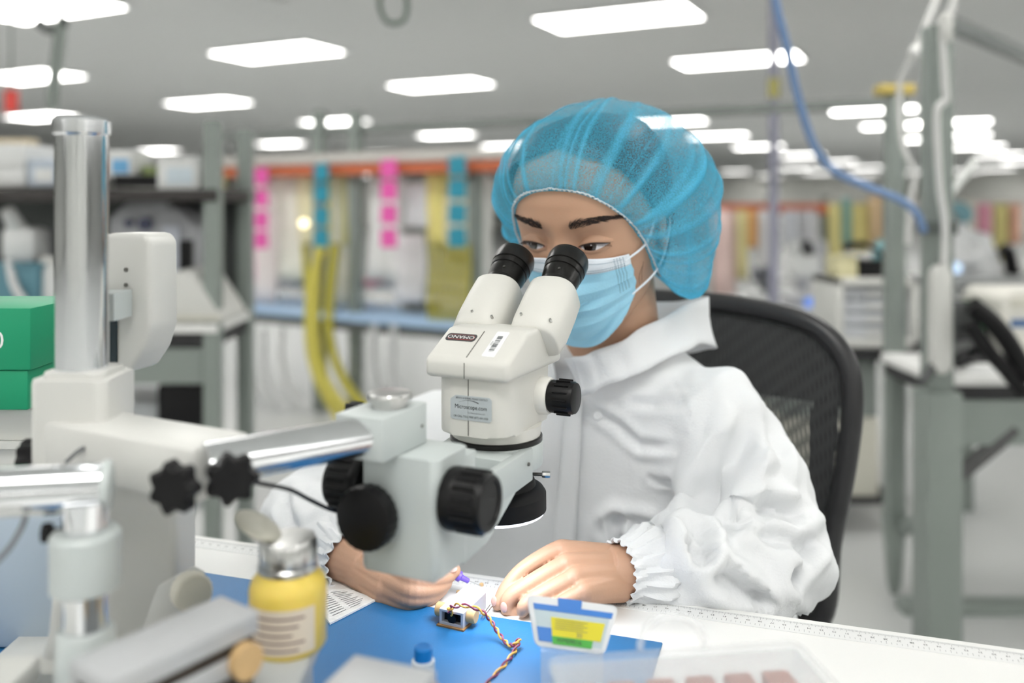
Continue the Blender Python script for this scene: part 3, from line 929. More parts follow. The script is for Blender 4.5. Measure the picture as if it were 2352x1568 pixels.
# clear case in the right foreground with reddish parts in it
q0, q1 = S(1300, 1530, 0.50), S(1905, 1530, 0.52)
an = math.atan2(q1.y - q0.y, q1.x - q0.x)
mid = (q0 + q1) / 2
zt = 0.832
MCs = Matrix.Translation((mid.x, mid.y, 0)) @ rz(an)
cs = thing('clear_case', 'clear plastic case holding reddish brown parts, blurred at bottom right', 'case', (mid.x, mid.y, TT), an)
Lx, Ly = (q1 - q0).length, 0.09
bm = NB()
for (c, s) in (((0, Ly / 2, (TT + zt) / 2), (Lx, 0.002, zt - TT)), ((0, -Ly / 2, (TT + zt) / 2), (Lx, 0.002, zt - TT)), ((-Lx / 2, 0, (TT + zt) / 2), (0.002, Ly, zt - TT)), ((Lx / 2, 0, (TT + zt) / 2), (0.002, Ly, zt - TT)), ((0, 0, TT + 0.0035), (Lx, Ly, 0.003))):
    box(bm, MCs @ V(c), s, MCs)
obj('case_wall', bm, clear_pl, cs, smooth=0)
bm = NB(); prism(bm, rrect(Lx + 0.006, Ly + 0.006, 0.008), MCs @ Matrix.Translation((0, 0, zt + 0.0005)), 0.004, 0.001); obj('case_lid', bm, mat('hazy clear plastic', (226, 230, 232), 0.2, var=0, alpha=0.22), cs)
rb = mat('reddish brown parts', (176, 104, 84), 0.6, var=0.15, vscale=50)
for i in range(6):
    bm = NB(); box(bm, MCs @ V((-Lx / 2 + 0.016 + i * (Lx - 0.03) / 5.2, 0.0, 0.815)), (0.018, Ly * 0.8, 0.02), MCs, 0.002); obj('part_strip', bm, rb, cs)
bm = NB(); box(bm, MCs @ V((0, 0, 0.782)), (Lx * 0.95, Ly * 0.9, 0.04), MCs); obj('foam_liner', bm, mat('pale foam', (214, 214, 212), 0.9), cs)
ap = [S(1470 + 75 * (1 - math.cos(t)), 1490 - 78 * math.sin(t), 0.52) for t in [PI * k / 16 for k in range(17)]]
bm = NB(); tube(bm, ap, 0.0022, 10); obj('lid_handle', bm, clear_pl, cs)

# ------------------------------------------------------------------ paper packet on the mat
pk = thing('paper_packet', 'printed paper packet in a clear sleeve lying beside the yellow bottle', 'packet', T(*ta(790, 1405), 0.002))
cor = [T(*ta(*c), 0.0024) for c in ((700, 1365), (758, 1441), (866, 1385), (800, 1361))]
bm = NB()
a = [bm.verts.new(p) for p in cor]; b = [bm.verts.new(p + V((0, 0, 0.0016))) for p in cor]
bm.faces.new(a); bm.faces.new(b[::-1])
for i in range(4):
    j = (i + 1) % 4; bm.faces.new((a[i], a[j], b[j], b[i]))
obj('packet_sleeve', bm, mat('glossy white paper', (236, 236, 234), 0.25, bump=0.2, bscale=120), pk, smooth=0)
bm = NB()
def cq(s, t):
    return cor[1].lerp(cor[2], s).lerp(cor[0].lerp(cor[3], s), t) + V((0, 0, 0.0020))
for i in range(11):
    t_ = 0.12 + i * 0.07
    for s0, s1 in ((0.12, 0.40), (0.5, 0.5 + 0.36 * (0.6 + 0.4 * ((i * 7) % 5) / 4))):
        bm.faces.new([bm.verts.new(p) for p in (cq(s0, t_), cq(s1, t_), cq(s1, t_ + 0.014), cq(s0, t_ + 0.014))])
obj('packet_print', bm, ink, pk, smooth=0, fix=False)

# ------------------------------------------------------------------ work piece under the lens
wa, wb = T(*ta(1036, 1447), 0.002), T(*ta(1090, 1396), 0.002)
wd = (wb - wa); WL = wd.length; wd.normalize(); wn = V((wd.y, -wd.x, 0)); wa2 = math.atan2(wd.y, wd.x)
wp = thing('work_piece', 'small grey metal channel with tan dowels and twisted wires under the microscope', 'work piece', wa, wa2)
metal_w = mat('grey cast channel', (196, 198, 204), 0.5, metal=0.1, var=0.03)
bm = NB(); hh = 0.0145; ww = 0.023
mid = wa + wd * WL / 2
box(bm, mid + V((0, 0, hh - 0.0012)), (WL, ww, 0.0024), rz(wa2), 0.0004, 1)
for s in (-1, 1):
    box(bm, mid + wn * s * (ww / 2 - 0.0013) + V((0, 0, hh / 2 - 0.0008)), (WL - 0.0003, 0.0022, hh - 0.0016), rz(wa2))
box(bm, mid + V((0, 0, 0.0025)), (WL - 0.0006, ww - 0.003, 0.0022), rz(wa2))
obj('channel', bm, metal_w, wp)
bm = NB(); box(bm, wa + wd * 0.008 + V((0, 0, hh * 0.47)), (0.006, ww - 0.006, hh * 0.6), rz(wa2)); cyl(bm, wa + wd * 0.001 + V((0, 0, 0.007)), wa + wd * 0.006 + V((0, 0, 0.007)), 0.004, seg=20); obj('dark_core', bm, black_pl, wp)
for s in (-1, 1):
    bm = NB(); p = wa + wd * 0.010 + wn * s * ww / 2 + V((0, 0, 0.0088)); lathe(bm, [(0.0055, 0), (0.0058, 0.0004), (0.0058, 0.0068), (0.0052, 0.0074)], axisframe(p, wn * s), 24); obj('dowel', bm, tan_wood, wp)
bm = NB(); box(bm, wa + wd * 0.008 + V((0, 0, 0.0007)), (0.02, 0.026, 0.0014), rz(wa2)); obj('board_base', bm, mat('amber board', (150, 112, 66), 0.5), wp)
for k in (0, 1):
    bm = NB(); cyl(bm, T(*ta(1104 + 5 * k, 1430), 0.004), S(1126 + 7 * k, 1388, 0.772), 0.00045, seg=8); obj('metal_pin', bm, silver, wp)
path = spline([wa + wd * 0.004 + V((0, 0, 0.008)), S(1032, 1402, 0.725), S(1056, 1393, 0.722), S(1098, 1402, 0.722), S(1124, 1424, 0.722), S(1142, 1452, 0.716), S(1162, 1478, 0.706), S(1179, 1485, 0.70), S(1193, 1472, 0.705), S(1182, 1498, 0.695), S(1160, 1528, 0.677), S(1126, 1566, 0.655), S(1080, 1620, 0.62)], 14)
wires = [mat('yellow wire', (226, 176, 78), 0.45, var=0), mat('maroon wire', (128, 52, 84), 0.45, var=0), mat('orange red wire', (216, 104, 84), 0.45, var=0)]
for k in range(2):
    pts = []
    for i, p in enumerate(path):
        t = (path[min(i + 1, len(path) - 1)] - path[max(i - 1, 0)]).normalized()
        x = t.cross(V((0, 0, 1))).normalized(); y = t.cross(x)
        an = i * 0.42 + k * PI
        amp = 0.0012 if i > 30 else 0.0016
        pts.append(p + x * math.cos(an) * amp + y * math.sin(an) * amp + V((0, 0, 0.0012)))
    bm = NB(); tube(bm, pts, 0.00085, 7); obj('twisted_wire', bm, wires[k], wp)
for i, (x, y) in enumerate(((1053, 1361), (1106, 1344))):
    bm = NB(); q = T(*ta(x, y + 2), 0.0); lathe(bm, [(0.0012, 0), (0.002, 0.0006), (0.002, 0.0026), (0.001, 0.0032)], Matrix.Translation(q), 12)
    tag(obj('tan_bead', bm, tan_wood), ('tiny tan bead on the table left of the needle tip', 'tiny tan bead at the needle tip')[i], 'bead')
# ------------------------------------------------------------------ the seated person
skin = mat('warm skin', (188, 149, 123), 0.5, var=0.05, vscale=40, bump=0.04, bscale=500, sss=0.12)
fabric = mat('white nonwoven fabric', (226, 228, 230), 0.75, var=0.015, vscale=20, bump=0.10, bscale=420)
hair_m = mat('black brown hair', (24, 19, 18), 0.45, var=0.2, vscale=200)


def remesh(bm, vox, smooth=6, fac=0.5):
    me = bpy.data.meshes.new('tmp'); bm.to_mesh(me); bm.free()
    o = bpy.data.objects.new('tmp', me); C.objects.link(o)
    m = o.modifiers.new('r', 'REMESH'); m.mode = 'VOXEL'; m.voxel_size = vox
    if smooth:
        s = o.modifiers.new('s', 'SMOOTH'); s.iterations = smooth; s.factor = fac
    dg = bpy.context.evaluated_depsgraph_get()
    out = bpy.data.meshes.new_from_object(o.evaluated_get(dg))
    bpy.data.objects.remove(o); bpy.data.meshes.remove(me)
    return out


# head frame
HA, HP = math.radians(29), math.radians(16)
Fh0 = V((-math.sin(HA), -math.cos(HA), 0)); Lh = V((math.cos(HA), -math.sin(HA), 0))
Fh = Fh0 * math.cos(HP) - V((0, 0, math.sin(HP))); Uh = Fh0 * math.sin(HP) + V((0, 0, math.cos(HP)))
EYE = S(1291, 555, 0.866)
HC = EYE - Fh * 0.076
HM = frame(HC, Lh, Fh, Uh)
LV = np.array([  # z, half width, front, back
    (-0.113, 0.016, 0.052, 0.010), (-0.108, 0.030, 0.066, 0.020), (-0.095, 0.043, 0.075, 0.034), (-0.08, 0.052, 0.079, 0.048), (-0.06, 0.060, 0.081, 0.064),
    (-0.04, 0.0665, 0.0815, 0.079), (-0.02, 0.0705, 0.0815, 0.089), (0.0, 0.0725, 0.083, 0.095), (0.02, 0.0735, 0.087, 0.097), (0.04, 0.0735, 0.0865, 0.097),
    (0.056, 0.0715, 0.083, 0.094), (0.072, 0.066, 0.076, 0.087), (0.088, 0.054, 0.063, 0.073), (0.099, 0.036, 0.045, 0.05), (0.106, 0.014, 0.018, 0.02)])


def lev(z):
    return [float(np.interp(z, LV[:, 0], LV[:, k])) for k in (1, 2, 3)]


def g2(x, z, cx, cz, sx, sz):
    return math.exp(-((x - cx) / sx) ** 2 - ((z - cz) / sz) ** 2)


def feat(x, z):
    d = 0.0
    for s in (-1, 1):
        d += 0.0028 * g2(x, z, s * 0.030, 0.021, 0.02, 0.008)
        d -= 0.0085 * g2(x, z, s * 0.030, 0.003, 0.017, 0.012)
        d += 0.0058 * g2(x, z, s * 0.0325, -0.002, 0.0135, 0.0085)
        d -= 0.0035 * g2(x, z, s * 0.0165, 0.001, 0.006, 0.010)
        d += 0.0040 * g2(x, z, s * 0.042, -0.026, 0.018, 0.014)
    br = 0.006 + 0.016 * min(1, max(0, (0.004 - z) / 0.05))
    if z < 0.02:
        wv = 1.0 if z > -0.05 else max(0.0, 1 - (-0.05 - z) / 0.014)
        wt = min(1.0, (0.02 - z) / 0.022)
        d += br * wv * wt * math.exp(-(x / (0.0075 + 0.006 * min(1, max(0, -z / 0.05)))) ** 2)
    return d


NE = 2.25


def facey(x, z):
    X, Yf, _ = lev(z)
    t = min(0.995, abs(x) / X)
    return Yf * (1 - t ** NE) ** (1 / NE) + feat(x, z)


def headpt(a, z, off=0.0):
    """a: azimuth from the face direction"""
    X, Yf, Yb = lev(z)
    ca, sa = math.cos(a), math.sin(a)
    e = 2 / NE
    x = (X + off) * math.copysign(abs(sa) ** e, sa)
    y = ((Yf if ca > 0 else Yb) + off) * math.copysign(abs(ca) ** e, ca)
    if ca > 0.15:
        y += feat(x, z) * min(1, (ca - 0.15) / 0.25)
    return V((x, y, z))


zs = [-0.113 + 0.219 * (0.5 - 0.5 * math.cos(PI * i / 110)) for i in range(111)]
NA = 150
az = []
for i in range(NA):
    t = i / NA * 2 - 1
    az.append(PI * (0.55 * t + 0.45 * t ** 3))
bm = NB()
loft(bm, [[HM @ headpt(a, z) for a in az] for z in zs])
bmesh.ops.recalc_face_normals(bm, faces=bm.faces)
bm.normal_update()
bvh = BVHTree.FromBMesh(bm)
CO = V((0, 0, CH))


def hit(tree, px, py):
    d = (S(px, py, 1.0) - CO).normalized()
    p, n, i, dist = tree.ray_cast(CO, d)
    return (p, n) if p is not None else (None, None)


# ears
for s in (-1, 1):
    rings = []
    for k in range(9):
        t = k / 8 * PI
        rings.append(None)
    ec = HM @ V((s * 0.0735, -0.008, -0.008))
    sph(bm, ec, (0.006, 0.016, 0.029), 16, frame((0, 0, 0), (Lh * s + Fh * -0.45).normalized(), (Fh + Lh * s * 0.45).normalized(), Uh))
# neck
NBASE = S(1425, 850, 1.0)
n0 = HM @ V((0, -0.018, -0.045)); n1 = NBASE + V((0.0, 0.0, -0.03))
tube(bm, [n0, n0.lerp(n1, 0.3), n0.lerp(n1, 0.6), n0.lerp(n1, 0.85), n1], [0.053, 0.052, 0.053, 0.058, 0.07], 40)
headme = bm

# hands: chains of joints (picture x, y, distance), unioned into one skin
def hand(fingers, palm, wrist, rads):
    b = NB()
    for ch, rr in zip(fingers, rads):
        pts = [S(*c) for c in ch]
        sp = spline(pts, 6)
        n = len(sp)
        r = [0.88 * float(np.interp(i / (n - 1) * (len(rr) - 1), range(len(rr)), rr)) for i in range(n)]
        tube(b, sp, r, 14)
        sph(b, sp[-1], r[-1] * 1.0, 12); sph(b, sp[0], r[0], 12)
    for (p, q, r0, r1) in palm:
        tube(b, [S(*p), S(*p).lerp(S(*q), 0.5), S(*q)], [r0, (r0 + r1) / 2, r1], 14)
        sph(b, S(*p), r0, 12); sph(b, S(*q), r1, 12)
    pts = spline([S(*c) for c in wrist[0]], 5)
    n = len(pts); rr = wrist[1]
    tube(b, pts, [float(np.interp(i / (n - 1) * (len(rr) - 1), range(len(rr)), rr)) for i in range(n)], 20)
    return remesh(b, 0.0012, 3, 0.5)


right_of_picture = hand(
    [[(1318, 1268, 0.802), (1284, 1262, 0.800), (1206, 1305, 0.790), (1166, 1347, 0.781), (1143, 1388, 0.773)],
     [(1330, 1296, 0.788), (1298, 1297, 0.783), (1200, 1352, 0.772), (1168, 1378, 0.768), (1164, 1398, 0.766)],
     [(1345, 1326, 0.774), (1318, 1330, 0.769), (1232, 1374, 0.760), (1206, 1391, 0.757), (1200, 1402, 0.757)],
     [(1362, 1354, 0.763), (1338, 1362, 0.757), (1286, 1388, 0.752), (1262, 1398, 0.750), (1250, 1404, 0.750)],
     [(1400, 1368, 0.800), (1330, 1398, 0.790), (1250, 1408, 0.778), (1178, 1404, 0.768)]],
    [((1428, 1285, 0.810), (1290, 1264, 0.800), 0.0135, 0.0100), ((1432, 1305, 0.800), (1302, 1297, 0.783), 0.0150, 0.0105), ((1430, 1325, 0.793), (1322, 1329, 0.769), 0.0150, 0.0105),
     ((1425, 1345, 0.788), (1344, 1360, 0.757), 0.0145, 0.0100), ((1400, 1330, 0.795), (1330, 1330, 0.785), 0.016, 0.012), ((1400, 1300, 0.80), (1330, 1300, 0.795), 0.016, 0.012)],
    ([(1400, 1310, 0.797), (1450, 1313, 0.802), (1530, 1318, 0.815), (1580, 1318, 0.83)], [0.021, 0.0245, 0.020, 0.018]),
    [[0.0095, 0.0098, 0.0084, 0.0076, 0.0062], [0.0098, 0.0102, 0.0087, 0.0079, 0.0066], [0.0096, 0.0098, 0.0083, 0.0076, 0.0064], [0.0088, 0.0088, 0.0074, 0.0068, 0.0058], [0.013, 0.0115, 0.0095, 0.0070]])
left_of_picture = hand(
    [[(870, 1306, 0.812), (900, 1312, 0.800), (948, 1332, 0.776), (1000, 1330, 0.786), (1034, 1322, 0.797)],
     [(860, 1325, 0.806), (892, 1334, 0.792), (946, 1357, 0.772), (996, 1352, 0.784), (1024, 1340, 0.795)],
     [(856, 1342, 0.802), (888, 1352, 0.790), (944, 1374, 0.772), (990, 1369, 0.784), (1016, 1352, 0.795)],
     [(855, 1358, 0.800), (885, 1370, 0.790), (940, 1385, 0.775), (985, 1378, 0.787), (1004, 1364, 0.797)],
     [(870, 1300, 0.825), (930, 1300, 0.815), (992, 1311, 0.805), (1043, 1310, 0.800)]],
    [((815, 1280, 0.838), (892, 1310, 0.803), 0.0165, 0.0105), ((815, 1290, 0.834), (884, 1332, 0.795), 0.0175, 0.0105), ((818, 1300, 0.830), (880, 1350, 0.792), 0.017, 0.0105), ((822, 1310, 0.828), (878, 1366, 0.792), 0.016, 0.0095),
     ((830, 1290, 0.835), (900, 1305, 0.818), 0.017, 0.012)],
    ([(845, 1300, 0.825), (812, 1282, 0.84), (770, 1262, 0.87), (735, 1240, 0.90)], [0.020, 0.024, 0.027, 0.030]),
    [[0.0098, 0.0100, 0.0088, 0.0080, 0.0066], [0.0098, 0.0102, 0.0090, 0.0081, 0.0068], [0.0096, 0.0098, 0.0086, 0.0078, 0.0066], [0.0088, 0.0088, 0.0076, 0.0068, 0.0058], [0.013, 0.0115, 0.0098, 0.0074]])
# the body under the clothes
LB = V((0.89, -0.456, 0)).normalized(); FB = V((-0.456, -0.89, 0)).normalized()
NB0 = V((NBASE.x, NBASE.y, 0))
SHL, SHR = S(1640, 990, 0.93), S(1030, 1035, 1.05)
ELL, ELR = S(1772, 1268, 0.885), S(702, 1192, 0.99)
WRL, WRR = S(1455, 1318, 0.802), S(800, 1283, 0.848)


def ering(c, hl, hd, n=36):
    e = 2 / 2.4
    return [c + LB * (hl * math.copysign(abs(math.cos(a)) ** e, math.cos(a))) + FB * (hd * math.copysign(abs(math.sin(a)) ** e, math.sin(a))) for a in [2 * PI * i / n for i in range(n)]]


TOR = [(0.46, -0.08, 0.17, 0.115), (0.60, -0.065, 0.178, 0.115), (0.70, -0.055, 0.178, 0.115), (0.79, -0.045, 0.178, 0.112), (0.86, -0.03, 0.165, 0.105), (0.905, -0.012, 0.135, 0.085), (0.94, 0.0, 0.092, 0.068), (0.962, 0.004, 0.064, 0.058)]
bd = NB()
loft(bd, [ering(NB0 + FB * o + V((0, 0, z)), a * 0.9, b * 0.88) for z, o, a, b in TOR])
for sh, el, wr in ((SHL, ELL, WRL), (SHR, ELR, WRR)):
    tube(bd, [NB0 + V((0, 0, 0.87)), sh, (sh + el) / 2, el, (el + wr) / 2, wr], [0.05, 0.045, 0.036, 0.026, 0.022, 0.022], 20)
body = remesh(bd, 0.008, 4)
for me in (right_of_picture, left_of_picture, body):
    headme.from_mesh(me); bpy.data.meshes.remove(me)
person = obj('person', headme, skin, None, smooth=180)
tag(person, 'seated person in white coverall, blue bonnet and face mask looking into the microscope', 'person')

# ------------------------------------------------------------------ coverall
bm = NB()
loft(bm, [ering(NB0 + FB * o + V((0, 0, z)) - LB * (0.03 if z < 0.87 else 0.0), a * (1.2 if z < 0.87 else 1.0), b) for z, o, a, b in TOR])
tube(bm, [NB0 + V((0, 0, 0.875)) + LB * 0.03, SHL + V((0, 0, 0.002)), SHL.lerp(ELL, 0.35) + LB * 0.004, SHL.lerp(ELL, 0.7), ELL, ELL.lerp(WRL, 0.35) + V((0, 0, 0.002)), ELL.lerp(WRL, 0.7) + V((0, 0, -0.002)), WRL.lerp(ELL, 0.06)],
     [0.065, 0.071, 0.070, 0.066, 0.064, 0.057, 0.050, 0.033], 32)
tube(bm, [NB0 + V((0, 0, 0.865)) - LB * 0.03, SHR, SHR.lerp(ELR, 0.4), SHR.lerp(ELR, 0.75), ELR, ELR.lerp(WRR, 0.4), ELR.lerp(WRR, 0.75), WRR.lerp(ELR, 0.05)],
     [0.065, 0.071, 0.068, 0.062, 0.056, 0.050, 0.042, 0.030], 32)
for s in (-1, 1):
    hp = NB0 - FB * 0.08 + LB * s * 0.09 + V((0, 0, 0.53)); kn = NB0 + FB * 0.25 + LB * s * 0.12 + V((0, 0, 0.55)); an_ = NB0 + FB * 0.2 + LB * s * 0.12 + V((0, 0, 0.1))
    tube(bm, [hp, hp.lerp(kn, 0.5), kn, kn.lerp(an_, 0.15) + FB * 0.01, kn.lerp(an_, 0.5), an_], [0.095, 0.088, 0.072, 0.068, 0.066, 0.06], 24)
cov = remesh(bm, 0.0043, 8, 0.5)
n = len(cov.vertices)
co = np.empty(n * 3); cov.vertices.foreach_get('co', co); co = co.reshape(-1, 3)
tree = BVHTree.FromPolygons([V(c) for c in co], [tuple(p.vertices) for p in cov.polygons])


def normals():
    no = np.empty(n * 3); cov.vertices.foreach_get('co', no)
    cov.vertices.foreach_set('co', co.ravel()); cov.update()
    no = np.empty(n * 3); cov.vertices.foreach_get('normal', no)
    return no.reshape(-1, 3)


def crease(poly, width, depth, side=0.0):
    """press a fold line into the cloth; poly is traced over the visible cloth"""
    pts = []
    for (x0, y0), (x1, y1) in zip(poly[:-1], poly[1:]):
        m = max(2, int(math.hypot(x1 - x0, y1 - y0) / 10))
        for k in range(m):
            p, _ = hit(tree, x0 + (x1 - x0) * k / m, y0 + (y1 - y0) * k / m)
            if p is not None:
                pts.append((p.x, p.y, p.z))
    if not pts:
        return
    P = np.array(pts)
    lo, hi = P.min(0) - width * 3, P.max(0) + width * 3
    idx = np.where(((co > lo) & (co < hi)).all(1))[0]
    if len(idx) == 0:
        return
    dv = co[idx][:, None, :] - P[None]
    D = np.sqrt((dv ** 2).sum(2))
    j = D.argmin(1); d = D[np.arange(len(idx)), j]
    m = len(pts)
    tp = np.clip(np.minimum(j + 1, m - j) / max(1, m * 0.22), 0.25, 1)
    f = -np.exp(-(d / width) ** 1.5) + 0.8 * np.exp(-((d - 1.9 * width) / (1.0 * width)) ** 2)
    no = NO[idx]
    co[idx] += no * (f * depth * 1.25 * tp)[:, None]


NO = normals()
# broad soft buckling of the stiff sheet
rng = np.random.RandomState(5)


def ridge_noise(P, scale, seed):
    r = np.random.RandomState(seed)
    out = np.zeros(len(P))
    for _ in range(3):
        k = r.normal(size=3); k /= np.linalg.norm(k); ph = r.uniform(0, 6.28); w_ = r.uniform(0.6, 1.5) * scale
        k2 = r.normal(size=3); k2 /= np.linalg.norm(k2)
        q = (P @ k * w_ + ph + 1.1 * np.sin(P @ k2 * w_ * 0.5 + ph * 2)) / PI
        out += np.abs(2 * (q - np.floor(q)) - 1)          # straight flanks, sharp folds
    return out / 3 - 0.5




def seg_d(P, a, b):
    a, b = np.array(a), np.array(b)
    t = np.clip(((P - a) @ (b - a)) / ((b - a) @ (b - a)), 0, 1)
    return np.sqrt(((P - a - t[:, None] * (b - a)) ** 2).sum(1))


arm = np.minimum.reduce([seg_d(co, SHL.lerp(ELL, 0.25), ELL), seg_d(co, ELL, WRL), seg_d(co, SHR.lerp(ELR, 0.3), ELR), seg_d(co, ELR, WRR)])
aw = np.clip((0.105 - arm) / 0.03, 0, 1)
co += NO * ((0.006 + 0.016 * aw) * 1.0 * ridge_noise(co, 30, 4))[:, None]
co += NO * ((0.002 + 0.006 * aw) * ridge_noise(co, 64, 9))[:, None]
NO = normals()
ZX = lambda L: [(1250 + x * 0.5102, 650 + y * 0.5102) for x, y in L]
for pl, wd_, dp in (
        (ZX([(530, 350), (640, 560), (690, 740), (705, 900)]), 0.003, 0.0008),
        (ZX([(960, 640), (840, 800), (760, 950), (700, 1110)]), 0.016, 0.016),
        (ZX([(1040, 620), (1060, 760), (1040, 900)]), 0.012, 0.007),
        (ZX([(800, 1090), (900, 1030), (1010, 1010), (1130, 1050), (1200, 1060)]), 0.011, 0.011),
        (ZX([(830, 1080), (960, 1110), (1080, 1160), (1190, 1170)]), 0.010, 0.009),
        (ZX([(690, 1100), (700, 1170), (690, 1240)]), 0.010, 0.018),
        (ZX([(640, 1130), (670, 1220), (760, 1310), (860, 1370), (960, 1400)]), 0.010, 0.012),
        (ZX([(500, 1110), (500, 1200), (440, 1330), (400, 1420)]), 0.009, 0.010),
        (ZX([(330, 1060), (340, 1150), (400, 1220)]), 0.007, 0.007),
        (ZX([(560, 1150), (720, 1260), (860, 1350), (1020, 1470)]), 0.008, 0.008),
        (ZX([(960, 1390), (1060, 1440), (1200, 1480)]), 0.008, 0.010),
        (ZX([(1290, 1100), (1180, 1190), (1090, 1300)]), 0.010, 0.010),
        (ZX([(1090, 1300), (1080, 1400)]), 0.008, 0.008),
        (ZX([(200, 560), (330, 640), (430, 730), (570, 740), (620, 750)]), 0.006, 0.004),
        (ZX([(400, 540), (520, 545), (640, 540)]), 0.006, 0.003),
        (ZX([(500, 870), (600, 890)]), 0.006, 0.003),
        (ZX([(270, 1110), (330, 1050), (420, 1080), (520, 1090)]), 0.008, 0.006),
        ([(690, 1130), (730, 1160), (770, 1150)], 0.009, 0.006),
        ([(650, 1120), (660, 1180), (690, 1250)], 0.008, 0.006),
        ([(690, 1260), (740, 1270), (800, 1240)], 0.007, 0.006),
        ([(720, 1310), (770, 1285), (800, 1290)], 0.007, 0.006),
        ([(610, 1190), (640, 1240), (700, 1320)], 0.008, 0.006)):
    crease(pl, wd_ * 0.85, dp)
NO = normals()
bm = NB(); bm.from_mesh(cov); bpy.data.meshes.remove(cov)
coverall = obj('coverall', bm, fabric, person, smooth=180)
tree2 = BVHTree.FromPolygons([V(c) for c in co], [tuple(p.vertices) for p in coverall.data.polygons])


def strip(name, left, right, m, off, parent, thick=0.0012):
    bm = NB(); rows = []
    for (a, b) in zip(left, right):
        row = []
        for k in range(5):
            x, y = a[0] + (b[0] - a[0]) * k / 4, a[1] + (b[1] - a[1]) * k / 4
            p, nn = hit(tree2, x, y)
            if p is None:
                return None
            dd = (CO - p).normalized()
            row.append(p + dd * off)
        rows.append(row)
    loft(bm, rows, cap=False, closed=False)
    o = obj(name, bm, m, parent)
    s = o.modifiers.new('s', 'SOLIDIFY'); s.thickness = thick
    return o


strip('placket', [(1262 + 40 * (1 - k / 14), 920 + 400 * k / 14) for k in range(15)], [(1318 + 20 * (1 - k / 14), 920 + 400 * k / 14) for k in range(15)], fabric, 0.003, coverall)
for (x, y) in ((1372, 955), (1362, 863)):
    p, nn = hit(tree2, x, y)
    if p is not None:
        bm = NB(); lathe(bm, [(0.0048, 0), (0.0052, 0.0006), (0.004, 0.0014), (0.002, 0.0012)], axisframe(p + nn * 0.003, (CO - p)), 20); obj('snap_button', bm, fabric, coverall)
# standing collar
ct_ = [(1296, 826, 0.915), (1330, 818, 0.905), (1377, 804, 0.905), (1454, 767, 0.915), (1536, 721, 0.945), (1590, 694, 0.985), (1626, 681, 1.035), (1560, 690, 1.09), (1440, 700, 1.11), (1300, 740, 1.08), (1250, 800, 1.02), (1268, 830, 0.95)]
cb_ = [(1330, 915, 0.925), (1352, 903, 0.912), (1418, 876, 0.905), (1490, 846, 0.908), (1560, 810, 0.93), (1618, 789, 0.975), (1646, 800, 1.03), (1570, 810, 1.10), (1440, 820, 1.12), (1290, 850, 1.09), (1230, 890, 1.03), (1270, 925, 0.96)]
a_ = spline([S(*c) for c in ct_], 6); b_ = spline([S(*c) for c in cb_], 6)
bm = NB(); rows = []
for k in range(7):
    t = k / 6
    rows.append([p.lerp(q, t) + V((0, 0, 0.0)) - (p - NBASE).normalized() * (0.005 * math.sin(PI * t)) + V((0.0014 * math.sin(i * 0.9 + 3 * t), 0.0014 * math.cos(i * 1.3), 0.001 * math.sin(i * 0.7))) for i, (p, q) in enumerate(zip(a_, b_))])
loft(bm, rows, cap=False, closed=False)
col = obj('collar', bm, fabric, coverall, smooth=60)
s_ = col.modifiers.new('s', 'SOLIDIFY'); s_.thickness = 0.0014
# gathered cuffs
for wr, dr in ((WRL.lerp(S(1435, 1308, 0.799), 0.8), (ELL - WRL)), (WRR.lerp(S(806, 1284, 0.842), 0.9), (ELR - WRR))):
    Mc = axisframe(wr, dr)
    bm = NB(); rings = []
    for k, (r, h, am) in enumerate(((0.0275, -0.010, 0.0022), (0.0268, -0.004, 0.0014), (0.0275, 0.002, 0.0012), (0.0320, 0.012, 0.0022), (0.0375, 0.024, 0.0026), (0.038, 0.034, 0.002))):
        rings.append([Mc @ V(((r + am * math.sin(i * 2 * PI * 17 / 120 + k)) * math.cos(2 * PI * i / 120), (r + am * math.sin(i * 2 * PI * 17 / 120 + k)) * math.sin(2 * PI * i / 120), h + 0.0012 * math.sin(i * 1.7))) for i in range(120)])
    loft(bm, rings, cap=False)
    o = obj('cuff', bm, fabric, coverall); s_ = o.modifiers.new('s', 'SOLIDIFY'); s_.thickness = 0.0008
for s in (-1, 1):
    an_ = NB0 + FB * 0.2 + LB * s * 0.12
    bm = NB(); rings = []
    for t, hw, ht in ((-0.08, 0.03, 0.06), (-0.06, 0.04, 0.09), (0.0, 0.045, 0.10), (0.06, 0.045, 0.07), (0.12, 0.048, 0.05), (0.16, 0.03, 0.03)):
        c = an_ + FB * t
        rings.append([c + LB * (hw * math.cos(a)) + V((0, 0, max(0.0, ht * (0.5 + 0.5 * math.sin(a))))) for a in [2 * PI * i / 20 for i in range(20)]])
    loft(bm, rings); obj('shoe', bm, mat('dark shoe', (40, 42, 46), 0.6), person)

# ------------------------------------------------------------------ eyes, brows
sclera = mat('eye white', (226, 226, 232), 0.15, var=0, coat=0.5)
iris_m = mat('dark brown iris', (34, 22, 18), 0.12, var=0, coat=0.8)
lash_m = mat('dark lashes', (42, 30, 26), 0.7, var=0)
lid_m = mat('eyelid skin', (204, 156, 126), 0.5, var=0.04, vscale=60, sss=0.1)
inner_m = mat('pink eye corner', (176, 118, 104), 0.4, var=0)


def face(x, z, off=0.0):
    y = facey(x, z)
    e = 0.0008
    nx = -(facey(x + e, z) - facey(x - e, z)) / (2 * e); nz = -(facey(x, z + e) - facey(x, z - e)) / (2 * e)
    nn = V((nx, 1, nz)).normalized()
    return HM @ (V((x, y, z)) + nn * off)


